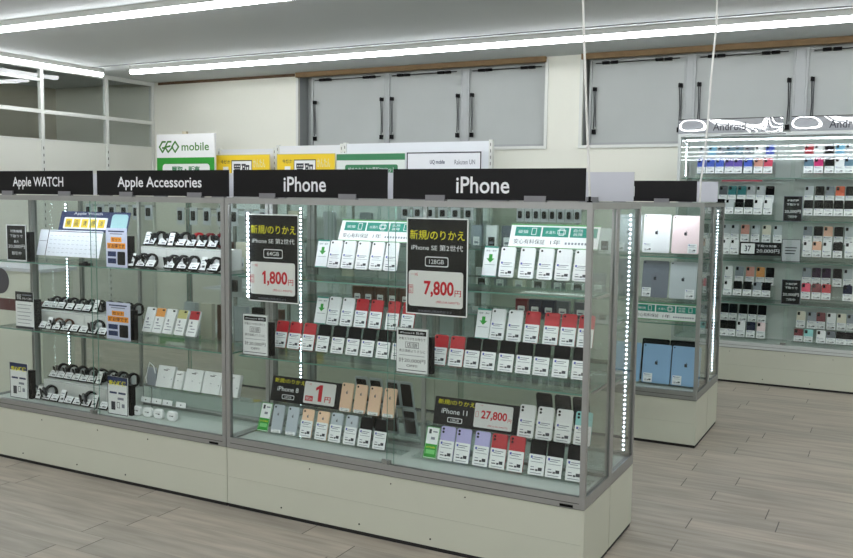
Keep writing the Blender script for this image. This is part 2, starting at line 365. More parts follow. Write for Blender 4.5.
# ------------------------------------------------------------------ showcases
XA, XS, XR = -4.625, -2.825, -1.027
ZP, ZT = .297, 1.5
def led_strip(root, x, y, z0, z1, n=None, axis='z', size=.0027, m_=None):
    m_ = m_ or LEDM
    m = MB()
    if axis == 'z': m.box(x - .008, x + .008, y, y + .008, z0, z1, ALU)
    else: m.box(z0, z1, y - .004, y + .008, x + .004, x + .012, ALU)
    s = m.build('led_strip', root)
    d = MB(); n = n or int((z1 - z0) / .021)
    for i in range(n):
        t = z0 + (i + .5) * (z1 - z0) / n
        if axis == 'z': d.box(x - size, x + size, y - .003, y, t - size, t + size, m_)
        else: d.box(t - size, t + size, y - size, y + size, x, x + .004, m_)
    d.build('diodes', s)
def showcase(x0, x1, y0, y1, label, front=-1, zt=ZT, shelves=(1.128, .743), ends=(False, False), leds=(), back=True, group='long glass showcases', mid=True, frame=ALU, yfs=.06, top_led=False):
    """a sliding glass-door showcase on a laminate plinth; front=-1 opens towards -Y"""
    cx = (x0 + x1) / 2; root = empty('glass_showcase', (cx, (y0 + y1) / 2, 0)); tag(root, label, 'showcase', group)
    W = x1 - x0; D = y1 - y0; a, b = -W / 2, W / 2; c, d = -D / 2, D / 2; e = .002; a += e; b -= e
    p = MB(); p.box(a, b, c + .004, d - e, .018, ZP - .004, PLINTH); p.box(a + .004, b - .004, c + .008, d - .008, 0, .018, DARK)
    p.box(a + .003, b - .003, c + .008, d - .008, ZP - .004, ZP, DARK)
    # joint line, screws on the front board
    p.box(a + .01, b - .01, c + .0025, c + .004, .150, .1515, mat('faint joint', (182, 185, 170), .6))
    for sx in (.18, .42, .62): p.cyl((a + W * sx, .05), .004, c + .002, c + .004, 1, DARK, 8); p.cyl((a + W * (sx + .09), .262), .003, c + .002, c + .004, 1, DARK, 8)
    p.build('plinth', root)
    f = MB(); t = .022
    for y_ in ((c, c + t), (d - t, d)):
        f.box(a, b, y_[0], y_[1], ZP, ZP + .05, frame); f.box(a, b, y_[0], y_[1], zt - .026, zt, frame)
    for x_ in ((a, a + t), (b - t, b)):
        f.box(x_[0], x_[1], c + t, d - t, ZP, ZP + .045, frame); f.box(x_[0], x_[1], c + t, d - t, zt - .026, zt, frame)
        for y_ in ((c, c + t), (d - t, d)): f.box(x_[0], x_[1], y_[0], y_[1], ZP + .05, zt - .026, frame)
    if front < 0: f.box(a + t, b - t, c - .001, c + .0005, ZP + .022, ZP + .024, DARK)
    f.build('frame', root)
    MB().box(a + t, b - t, c + t, d - t, ZP + .015, ZP + .036, DECK).build('deck', root)
    MB().box(a + t, b - t, c + t, d - t, zt - .012, zt - .007, GLASS, EDGE).build('top_glass', root)
    yf = c + .006 if front < 0 else d - .006; g_ = -front
    gm = GLASS if front < 0 else GLASSR
    def slab(x0_, x1_, ya, yb, z0_, z1_, m_, e_=None): return MB().box(x0_, x1_, min(yf + g_ * ya, yf + g_ * yb), max(yf + g_ * ya, yf + g_ * yb), z0_, z1_, m_, e_)
    slab(a + t, .028, .006, .011, ZP + .05, zt - .026, gm, EDGE).build('glass_door', root)
    slab(-.002, b - t, -.003, .002, ZP + .05, zt - .026, gm, EDGE).build('glass_door', root)
    lk = slab(-.022, .022, -.012, -.003, ZP + .055, ZP + .072, ALUD); lk.cyl((.006, ZP + .063), .008, yf - g_ * .022, yf - g_ * .012, 1, ALUD, 12); lk.build('lock', root)
    if back: MB().box(a + t, b - t, c + .007, c + .012, ZP + .05, zt - .026, gm, EDGE).build('back_glass', root)
    for on, x_ in zip(ends, ((a + .006, a + .011), (b - .011, b - .006))):
        if on: MB().box(x_[0], x_[1], c + t, d - t, ZP + .045, zt - .026, GLASS, EDGE).build('side_glass', root)
    for z in shelves: MB().box(a + .03, b - .03, c + (yfs if front < 0 else .03), d - (.03 if front < 0 else yfs), z - .006, z, SHELFG, EDGE).build('shelf', root)
    if top_led: led_strip(root, zt - .0245, c + .0275, a + .05, b - .05, axis='x', size=.0036, m_=LEDT if top_led == 2 else None)
    for z in shelves:
        for x_ in (a + .022, b - .034, -.006): MB().box(x_, x_ + .012, *((d - .2 if x_ != -.006 else d - .05, d - .024) if front < 0 else (c + .024, c + .2 if x_ != -.006 else c + .05)), z - .016, z - .0062, ALUD).build('shelf_bracket', root)
    if mid and front < 0: MB().box(-.009, .009, d - .026, d - .012, ZP + .05, zt - .026, ALUD).build('rear_mullion', root)
    for (lx, ly, z0, z1) in leds: led_strip(root, lx - cx, ly - (y0 + y1) / 2, z0, z1)
    return root
YM = 3.67; Y0 = 3.3097; Y1 = 4.038
LZ = (.36, 1.455)
showcase(XA, XS, Y0, YM, 'glass showcase of watches and accessories, with cream plinth, left end of the near row', ends=(True, False), leds=[], back=False, top_led=2)
c1 = showcase(XS, XR, Y0, YM, 'glass showcase of phones with the 1,800 and 7,800 yen signs, cream plinth', ends=(False, True), leds=[], back=False, top_led=2)
SH2 = (1.06, .985, .70)
showcase(XA, XS, YM, Y1, 'rear half of the near showcase row, behind the watches', ends=(True, False), leds=[(XA + .075, 3.86, *LZ), (XS - .045, 3.985, *LZ)], shelves=(1.10, .72), front=1)
showcase(XS, XR, YM, Y1, 'rear half of the near showcase row, behind the phones', ends=(False, True), leds=[(XR - .035, 3.985, *LZ)], shelves=(.985, .72), front=1)
QY0, QYM, QY1 = 5.515, 5.88, 6.24
for a, b, s in ((XA, XS, 'left'), (XS, XR, 'right')):
    en = (s == 'left', s == 'right')
    showcase(a, b, QY0, QYM, 'middle-row glass showcase holding %s, %s' % (('tablets', 'right end of its row') if s == 'right' else ('pouches and boxes', 'left end of its row')), ends=en, leds=[], shelves=(1.165, .88), frame=ALUD, back=False, top_led=2 * (s == 'right'))
    showcase(a, b, QYM, QY1, 'rear half of the middle showcase row, %s end' % s, ends=en, leds=[(b - .035, 6.185, *LZ)] if s == 'right' else [], shelves=(1.165, .705), frame=ALUD, front=1)

# small key plate / bolt details on the near showcase
tag(MB().box(-1.13, -1.075, Y0 - .003, Y0 - .0005, ZP + .004, ZP + .014, BLACK).build('maker_plate'), 'tiny black plate at the right foot of the near showcase frame', 'plate', 'maker plates')
tag(MB().box(-2.93, -2.875, Y0 - .003, Y0 - .0005, ZP + .004, ZP + .014, BLACK).build('maker_plate'), 'tiny black plate on the frame below the accessories bay', 'plate', 'maker plates')

# ------------------------------------------------------------------ header signs
def header(x0, x1, y, st, label, wtxt, htxt, facing=-1, tx=None, zt=1.632, clips=True, cat='header sign', group='black header signs on the showcases'):
    root = empty('header_sign', ((x0 + x1) / 2, y, ZT)); W = x1 - x0
    tag(root, label, cat, group)
    if facing > 0: root.rotation_euler = (0, 0, math.pi)
    h = zt - ZT
    MB().box(-W / 2, W / 2, -.003, 0, .006, h, BLKSIGN).box(-W / 2, W / 2, 0, .003, .006, h, LAV).build('board', root)
    if st: tx = tx or 0; MB().text(st, tx - wtxt / 2, tx + wtxt / 2, h * .5 - htxt / 2, h * .5 + htxt / 2, -.0036, TXTW, .012).build('lettering', root)
    for cxp in (-W * .26, W * .26):
        MB().box(cxp - .045, cxp + .045, -.010, -.004, 0, .024, CLIP).box(cxp - .045, cxp + .045, -.012, .014, 0, .005, CLIP).box(cxp - .045, cxp + .045, .004, .010, 0, .024, CLIP).build('clip', root)
    return root
header(-4.59, -3.722, 3.335, 'Apple WATCH', 'black header sign above the watch bay, white lettering, leftmost', .40, .068, tx=.015)
header(-3.69, -2.815, 3.335, 'Apple Accessories', 'black header sign above the accessories bay, wide white lettering', .56, .068, tx=-.01)
header(-2.787, -1.945, 3.335, 'iPhone', 'black header sign above the left phone bay, one white word', .232, .068, tx=-.012)
header(-1.917, -1.066, 3.335, 'iPhone', 'black header sign above the right phone bay, one white word', .236, .068, tx=-.008)
hb = ['first', 'second', 'third', 'fourth']
for i, (a, b) in enumerate([(-4.58, -3.70), (-3.66, -2.84), (-2.80, -1.96), (-1.92, -1.06)]):
    header(a, b, 4.015, None, 'pale back of a header board on the near row, %s from left' % hb[i], 0, 0, facing=1, zt=1.638, group='pale backs of header signs')
header(-1.95, -1.08, 5.54, 'iPad', 'black header sign above the tablets on the middle showcase row', .14, .062, tx=-.012)
header(-2.80, -1.99, 5.54, None, 'black header sign left of the one above the tablets', 0, 0)
for i, (a, b) in enumerate([(-2.80, -1.98), (-1.95, -1.075)]):
    header(a, b, 6.215, None, 'pale back of a header board on the middle row, %s end' % ('left' if i == 0 else 'right'), 0, 0, facing=1, zt=1.64, group='pale backs of header signs')
tag(MB().cyl((-1.165, 3.70), .006, ZT, ZT + .025, 2, BLACK, 10).cyl((-1.165, 3.70), .012, ZT, ZT + .006, 2, BLACK, 10).build('bolt'), 'small dark bolt on top of the near showcase beside the pale board', 'bolt')

# ------------------------------------------------------------------ racks of clear acrylic
def rack(x0, x1, zs, steps, label, group='clear acrylic phone racks'):
    """steps: list of (y_front, y_back, z_top) ledges standing on shelf height zs"""
    m = MB(); t = .003
    for i, (a, b, z) in enumerate(steps):
        m.box(x0, x1, a, b, z - t, z, ACRYL, EDGE if False else None)
        m.box(x0, x1, a, a + t, zs + .0006, z - t, ACRYL)
        m.box(x0, x1, a - .0, a + t, z, z + .006, ACRYL)
    m.box(x0, x1, steps[-1][1] - t, steps[-1][1], zs + .0006, steps[-1][2] - t, ACRYL)
    tag(m.build('acrylic_rack'), label, 'display rack', group)
F_, B_ = 3.485, 3.572
for x0, x1, bay in ((-2.79, -1.95, 'left phone bay'), (-1.90, -1.065, 'right phone bay')):
    rack(x0, x1, 1.128, [(3.527, 3.60, 1.173), (3.603, 3.640, 1.30)], 'clear acrylic rack under phones on the top shelf of the %s' % bay)
    rack(x0 + (.03 if x0 < -2 else 0.03), x1, .743, [(F_, 3.564, .771), (3.567, 3.625, .892)], 'clear acrylic rack under phones on the middle shelf of the %s' % bay)
    rack(x0 + .0, x1, .333, [(F_, 3.564, .341), (3.567, 3.640, .475)], 'clear acrylic rack under phones on the bottom deck of the %s' % bay)

# ------------------------------------------------------------------ phones
def apple_logo(m, cx, cz, s, y, mt):
    pts = []
    for i in range(24):
        a = 2 * math.pi * i / 24; r = s * (1 - .12 * math.cos(2 * a) ** 2)
        x = r * math.cos(a) * .92; z = r * math.sin(a)
        if abs(x) < s * .35 and z > 0: z -= s * .12 * (1 - abs(x) / (s * .35))
        if x > s * .5 and abs(z) < s * .5: x -= s * .38 * (1 - (abs(z) / (s * .5)) ** 2)
        pts.append((cx + x, cz + z))
    m.prism(pts, y - .0004, y, mt)
    m.prism([(cx + .02 * s, cz + s * 1.0), (cx + .45 * s, cz + s * 1.25), (cx + .40 * s, cz + s * 1.6), (cx, cz + s * 1.3)], y - .0004, y, mt)
def price_mesh(m, x0, x1, z0, z1, y, style=0):
    """white price card with its small printed lines"""
    m.rplate(x0, x1, z0, z1, y - .0012, y, .003, WHITE, 2)
    w_, h_ = x1 - x0, z1 - z0; yy = y - .0016
    def q(a, b, c, d, mt): m.quad(x0 + a * w_, x0 + b * w_, z0 + c * h_, z0 + d * h_, yy, mt)
    q(.10, .22, .80, .92, BINK); q(.26, .84, .84, .88, GINK); q(.20, .70, .75, .785, GINK); q(.12, .90, .62, .645, GINK)
    q(.14, .36, .36, .40, GINK); q(.14, .40, .22, .27, INK); q(.46, .60, .20, .29, INK); q(.62, .86, .22, .38, INK); q(.14, .84, .08, .11, GINK)
def tone(c):
    if c in ('black', 'dark grey', 'navy', 'dark purple', 'dark red'): return mat('dim logo', (66, 68, 74), .3)
    return mat('logo grey', (104, 104, 108), .3)
_PP = {}
def phone(color, w=.067, h=.138, card=.58, cam='single', small=False, logo=True):
    key = (color, w, h, card, cam, small, logo)
    if key in _PP: return copy_tree(_PP[key])
    root = empty('smartphone'); c = pm(color)
    MB().rplate(-w / 2, w / 2, 0, h, 0, .008, w * .14, c, 4, bev=.0015).build('body', root)
    k = MB(); 
    if cam == 'single': k.cyl((-w / 2 + .013, h - .012), .0048, -.0012, .001, 1, BLACK, 12)
    elif cam == 'dual':
        k.rplate(-w / 2 + .005, -w / 2 + .032, h - .033, h - .006, -.0012, .001, .007, c, 4)
        for dz in (-.0125, -.0265): k.cyl((-w / 2 + .0135, h + dz), .0055, -.0025, -.0012, 1, BLACK, 12)
    elif cam == 'block': k.rplate(-w / 2 + .006, -w / 2 + .026, h - .034, h - .007, -.0015, .001, .004, BLACK, 3)
    k.build('camera', root)
    if logo and not small and color in ('gold', 'silver'): l = MB(); apple_logo(l, 0, h * .66 if card < .3 else h * .74, .0065, 0, tone(color)); l.build('logo', root)
    if card:
        m = MB(); price_mesh(m, -w / 2 + (.0 if card > .3 else .006), w / 2 - (.0 if card > .3 else .006), .001, h * card, -.0005); m.build('price_card', root)
    reg(root); _PP[key] = root; return root
def put(o, x, y, z, lean, label, group, cat='phone'):
    o.location = (x, y, z); o.rotation_euler = (R(-lean), 0, 0); tag(o, label, cat, group); return o
def prow(xs, colors, y, z, where, group, lean=15, **kw):
    for i, (x, c) in enumerate(zip(xs, colors)):
        k = dict(kw)
        if isinstance(c, tuple): k.update(c[1]); c = c[0]
        desc = '%s phone%s' % (c, ' with price card' if k.get('card', .58) > .3 else ' with small bottom tag')
        put(phone(c, **k), x, y, z + .0005 + .008 * math.sin(R(lean)), lean, '%s, %s from left, %s' % (desc, ORD[i], where), group)

S = dict(w=.067, h=.138)
prow([-2.362, -2.286, -2.208, -2.13, -2.053], ['white'] * 5, 3.54, 1.173, 'top shelf, left phone bay', 'phones on the top shelf of the left phone bay', w=.069, h=.134, card=.55, logo=False)
prow([-1.478, -1.388, -1.304, -1.225, -1.146], ['white'] * 5, 3.54, 1.173, 'top shelf, right phone bay', 'phones on the top shelf of the right phone bay', w=.068, h=.134, card=.55, logo=False)
prow([-2.395, -2.318, -2.239, -2.158, -2.066, -1.984], ['white', 'white', 'red', 'red', 'red', 'red'], 3.58, .892, 'back tier, middle shelf, left phone bay', 'phones on the middle shelf of the left phone bay', **S)
prow([-2.65, -2.569, -2.486, -2.401, -2.316, -2.232, -2.151, -2.066, -1.984], ['red'] * 3 + ['black'] * 6, 3.5, .771, 'front tier, middle shelf, left phone bay', 'phones on the middle shelf of the left phone bay', w=.069, h=.132)
prow([-1.534, -1.454, -1.374, -1.286, -1.21, -1.133], ['white', 'white', 'red', 'red', 'red', 'red'], 3.58, .892, 'back tier, middle shelf, right phone bay', 'phones on the middle shelf of the right phone bay', **S)
prow([-1.776, -1.694, -1.617, -1.54, -1.456, -1.375, -1.296, -1.211, -1.127], ['red'] * 2 + ['black'] * 7, 3.5, .771, 'front tier, middle shelf, right phone bay', 'phones on the middle shelf of the right phone bay', w=.069, h=.134)
prow([-1.737, -1.658, -1.567, -1.486, -1.403, -1.306, -1.228, -1.139], ['purple'] * 3 + ['red'] * 2 + ['black'] * 3, 3.5, .341, 'front tier, bottom deck, right phone bay', 'phones on the bottom deck of the right phone bay', w=.072, h=.151, cam='dual')
prow([-1.389, -1.305, -1.22, -1.134], ['white', 'white', 'white', 'aqua'], 3.58, .475, 'back tier, bottom deck, right phone bay', 'phones on the bottom deck of the right phone bay', w=.073, h=.142, cam='dual')
prow([-2.674, -2.586, -2.498, -2.409, -2.329, -2.245, -2.164, -2.082], [('silver', dict(card=.12)), ('silver', dict(card=.12)), 'gold', 'gold', 'silver', 'silver', 'black', 'black'], 3.5, .341, 'front tier, bottom deck, left phone bay', 'phones on the bottom deck of the left phone bay', card=.6, **S)
prow([-2.322, -2.242, -2.163, -2.081], ['gold'] * 4, 3.58, .475, 'back tier, bottom deck, left phone bay', 'phones on the bottom deck of the left phone bay', card=.12, **S)
# phones standing back to back in the rear half, dark screens or backs in pale cases
def rear_phone(col_, x, z, label, y=3.77, w=.075, h=.145, lean=-14):
    root = empty('smartphone'); MB().rplate(-w / 2, w / 2, 0, h, 0, .008, .011, pm('light grey' if col_ == 'cased' else 'black'), 4, bev=.001).build('body', root)
    MB().rplate(-w / 2 + .009, w / 2 - .009, .014, h - .012, -.001, 0, .005, BLACK, 3).build('screen', root)
    put(root, x, y, z, lean, label, 'phones in the rear half seen from behind')
lab = ['dark phone in pale case, upper tier behind the gold phones, %s from left' % s for s in ORD[:4]]
for i, x in enumerate((-2.345, -2.262, -2.165, -2.09)): rear_phone('cased', x, .4725, lab[i], y=3.80)
for i, x in enumerate((-2.215, -2.135, -2.03)): rear_phone('cased', x, .36, 'dark phone in pale case, lower tier near the bottom deck, %s from left' % ORD[i], y=3.728)
for i, x in enumerate((-1.372, -1.284, -1.20)): rear_phone('black', x, .4725, 'black phone standing behind the white ones, %s from left, right phone bay bottom' % ORD[i], y=3.80, h=.172)
rack(-2.42, -1.95, .333, [(3.705, 3.74, .36), (3.785, 3.83, .47)], 'clear acrylic rack behind the gold phones in the rear half')
rack(-1.46, -1.06, .333, [(3.785, 3.83, .47)], 'clear acrylic rack in the rear half behind the white phones')

# leaflet cards with arrow, green cards
def arrow_card(x, y, z, label, w=.066, h=.135, lean=15):
    root = empty('arrow_card'); MB().box(-w / 2, w / 2, 0, .002, 0, h, WHITE).build('card', root)
    m = MB(); yy = -.0005
    m.quad(-w / 2, w / 2, h - .007, h, yy, TEAL).quad(-w / 2, w / 2, 0, .005, yy, TEAL)
    m.text('簡単・便利', -w * .36, w * .36, h * .82, h * .88, yy, INK)
    m.quad(-.008, .008, h * .58, h * .74, yy, GREEN)
    n = len(m.v); m.v += [(-.019, yy, h * .60), (0, yy, h * .46), (.019, yy, h * .60)]; m.f.append((n, n + 1, n + 2)); m.m.append(m.mi(GREEN))
    m.quad(-w * .36, w * .36, h * .385, h * .40, yy, GINK)
    m.build('print', root)
    put(root, x, y, z + .001, lean, label, 'arrow cards', 'card')
arrow_card(-2.435, 3.54, 1.1735, 'small white card with green arrow, first on the top shelf, left phone bay')
arrow_card(-1.558, 3.54, 1.1735, 'small white card with green arrow, first on the top shelf, right phone bay')
arrow_card(-2.468, 3.58, .8925, 'small white card with green arrow, back tier, middle shelf, left phone bay')
arrow_card(-1.604, 3.58, .8925, 'small white card with green arrow, back tier, middle shelf, right phone bay')
def green_card(x, y, z, label, w=.066, h=.143):
    root = empty('green_card'); MB().box(-w / 2, w / 2, 0, .002, 0, h, WHITE).build('card', root)
    m = MB(); yy = -.0005
    m.quad(-w * .44, w * .44, .006, h * .46, yy, GREEN); m.frame(-w / 2, w / 2, 0, h, yy, .003, GREEN); m.text('必ずお読み', -w * .36, w * .36, h * .33, h * .39, yy - .0004, YEL); m.quad(-w * .34, w * .34, h * .15, h * .28, yy - .0004, mat('pale green', (120, 200, 120), .6))
    m.quad(-w * .30, -w * .12, h * .78, h * .92, yy, INK); m.quad(0, w * .34, h * .83, h * .87, yy, GINK); m.quad(-w * .1, w * .2, h * .60, h * .68, yy, GINK)
    m.build('print', root); put(root, x, y, z + .001, 19, label, 'green cards', 'card')
green_card(-1.812, 3.493, .3415, 'white and green notice card, left end of the right phone bay bottom deck')
green_card(-2.752, 3.493, .3415, 'white and green notice card, left end of the left phone bay bottom deck')

# ------------------------------------------------------------------ warranty strips (three teal boxes)
def warranty(x0, y, z, lean, label, w=.40, h=.11):
    root = empty('warranty_sign', (x0 + w / 2, y, z + .002), lean); tag(root, label, 'sign', 'warranty signs with three teal boxes')
    MB().box(-w / 2, w / 2, 0, .002, 0, h, WHITE).build('card', root)
    m = MB(); yy = -.0005; m.quad(-w / 2, w / 2, h - .006, h, yy, mat('sign green', (86, 160, 90), .6)); m.quad(-w / 2, w / 2, 0, .004, yy, mat('sign green', (86, 160, 90), .6))
    for i, st in enumerate(('破損', '水濡れ', '自然故障')):
        a = -w / 2 + .022 + i * .125; m.quad(a, a + .118, h * .48, h * .88, yy, TEAL)
        if i < 2: m.text(st, a + .014, a + .06, h * .60, h * .74, yy - .0004, TXTW, .002)
        else: m.text('自然', a + .014, a + .055, h * .70, h * .83, yy - .0004, TXTW, .002).text('故障', a + .014, a + .055, h * .54, h * .67, yy - .0004, TXTW, .002)
        m.frame(a + .075, a + .098, h * .54, h * .84, yy - .0004, .003, TXTW)
        if i == 1: m.frame(a + .068, a + .105, h * .6, h * .78, yy - .0006, .003, TXTW)
    m.text('安心有料保証', -w / 2 + .022, -w / 2 + .165, h * .15, h * .36, yy, INK, .003); m.text('1年', -w / 2 + .19, -w / 2 + .235, h * .15, h * .36, yy, INK, .003)
    for k in range(9): m.quad(-w / 2 + .255 + k * .0145, -w / 2 + .264 + k * .0145, h * .18, h * .27, yy, GINK)
    m.build('print', root); return root
warranty(-2.385, 3.615, 1.3005, 24, 'warranty sign with teal boxes standing on the left phone bay top shelf')
warranty(-1.50, 3.615, 1.3005, 24, 'warranty sign with teal boxes standing on the right phone bay top shelf')

# ------------------------------------------------------------------ price signs
def big_sign(x, price, cap, tax, label, W=.29, Hh=.41, ztop=1.428):
    z0 = ztop - Hh; root = empty('price_sign', (x, 3.331, z0)); tag(root, label, 'price sign', 'large price signs stuck on the glass')
    MB().box(-W / 2, W / 2, 0, .002, 0, Hh, BLKSIGN).build('board', root)
    m = MB(); yy = -.0005; m.frame(-W / 2, W / 2, 0, Hh, yy, .0055, WHITE)
    m.text('新規/のりかえ', -W * .445, W * .445, Hh * .775, Hh * .875, yy, YEL, .004)
    m.text('iPhone SE 第2世代', -W * .42, W * .42, Hh * .665, Hh * .727, yy, TXTW, .006)
    m.rplate(-W * .19, W * .19, Hh * .50, Hh * .605, yy - .0003, yy, .008, TXTW); m.rplate(-W * .178, W * .178, Hh * .511, Hh * .594, yy - .0007, yy, .007, BLKSIGN)
    m.text(cap, -W * .12, W * .12, Hh * .53, Hh * .575, yy - .0011, TXTW, .002)
    m.text('本体価格は税抜表示です', -W * .30, W * .26, Hh * .025, Hh * .05, yy, GINK)
    m.build('lettering', root)
    MB().rplate(-W * .455, W * .43, Hh * .085, Hh * .455, -.0022, -.0006, .012, mat('sign panel', (226, 226, 224), .5)).build('price_panel', root)
    p = MB(); yy = -.0028
    p.text('一括', -W * .42, -W * .30, Hh * .40, Hh * .43, yy, RED)
    (p.one(-W * .22, -W * .13, Hh * .205, Hh * .355, yy, RED).text(price[1:], -W * .115, W * .285, Hh * .185, Hh * .355, yy, RED, .03) if price[0] == '1' else p.text(price, -W * .20, W * .285, Hh * .185, Hh * .355, yy, RED, .03)); p.text('円', W * .30, W * .40, Hh * .205, Hh * .27, yy, RED, .01)
    p.text('税', -W * .44, -W * .39, Hh * .265, Hh * .295, yy, RED, .01).text('抜', -W * .44, -W * .39, Hh * .225, Hh * .255, yy, RED, .01).frame(-W * .452, -W * .378, Hh * .215, Hh * .305, yy, .002, RED)
    p.text(tax, 0, W * .38, Hh * .125, Hh * .155, yy, RED, .004)
    p.build('price_lettering', root)
big_sign(-2.555, '1,800', '64GB', '(税込1,980円)', 'tall black price sign on the left phone bay glass reading 1,800 yen')
big_sign(-1.703, '7,800', '128GB', '(税込8,580円)', 'tall black price sign on the right phone bay glass reading 7,800 yen')
r_ = empty('led_strip', (-2.698, 3.3225, 1.03)); tag(r_, 'dotted glowing imitation of a reflection up the left edge of the left tall price sign', 'modelled reflection')  # added glowing strip, imitates dots of light reflected in the front glass
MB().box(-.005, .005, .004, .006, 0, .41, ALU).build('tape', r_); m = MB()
for i in range(20): m.box(-.0045, .0045, .001, .004, .006 + i * .0203, .016 + i * .0203, LEDM)  # emissive boxes stand in for the reflected dots, no real diodes here
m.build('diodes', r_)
def wide_sign(x0, model, cap, price, label, W=.42, Hh=.128, z=.4755, lean=13):
    root = empty('price_sign', (x0 + W / 2, 3.60, z), lean); tag(root, label, 'price sign', 'wide price signs on the bottom decks')
    MB().box(-W / 2, W / 2, 0, .002, 0, Hh, BLKSIGN).build('board', root)
    m = MB(); yy = -.0005; m.text('新規/のりかえ', -W * .46, -W * .02, Hh * .74, Hh * .92, yy, YEL, .004)
    m.text(model, -W * .41, -W * .10, Hh * .42, Hh * .60, yy, TXTW, .008)
    m.rplate(-W * .33, -W * .15, Hh * .12, Hh * .30, yy - .0003, yy, .006, TXTW); m.rplate(-W * .322, -W * .158, Hh * .145, Hh * .275, yy - .0006, yy, .005, BLKSIGN); m.text(cap, -W * .29, -W * .19, Hh * .17, Hh * .25, yy - .001, TXTW, .002)
    m.build('lettering', root)
    MB().rplate(-W * .015, W * .425, Hh * .09, Hh * .93, -.0022, -.0006, .007, mat('sign panel', (226, 226, 224), .5)).build('price_panel', root)
    p = MB(); yy = -.0028
    if price == '1': p.quad(W * .01, W * .12, Hh * .18, Hh * .38, yy, RED).text('税込', W * .02, W * .11, Hh * .21, Hh * .35, yy - .0004, TXTW, .002).one(W * .14, W * .26, Hh * .2, Hh * .84, yy, RED).text('円', W * .285, W * .37, Hh * .2, Hh * .42, yy, RED, .02).text('一括', W * .02, W * .08, Hh * .80, Hh * .87, yy, RED)
    else: p.text(price, W * .065, W * .365, Hh * .36, Hh * .70, yy, RED, .03).text('円', W * .375, W * .415, Hh * .38, Hh * .50, yy, RED, .01).text('(税込30,580円)', W * .15, W * .38, Hh * .15, Hh * .22, yy, RED).frame(W * .0, W * .035, Hh * .44, Hh * .64, yy, .0015, RED).text('一括', W * .04, W * .08, Hh * .84, Hh * .89, yy, RED)
    p.build('price_lettering', root)
wide_sign(-1.85, 'iPhone 11', '128GB', '27,800', 'wide black price sign reading 27,800 yen beside white phones')
wide_sign(-2.785, 'iPhone 8', '64GB', '1', 'wide black price sign reading 1 yen beside gold phones')

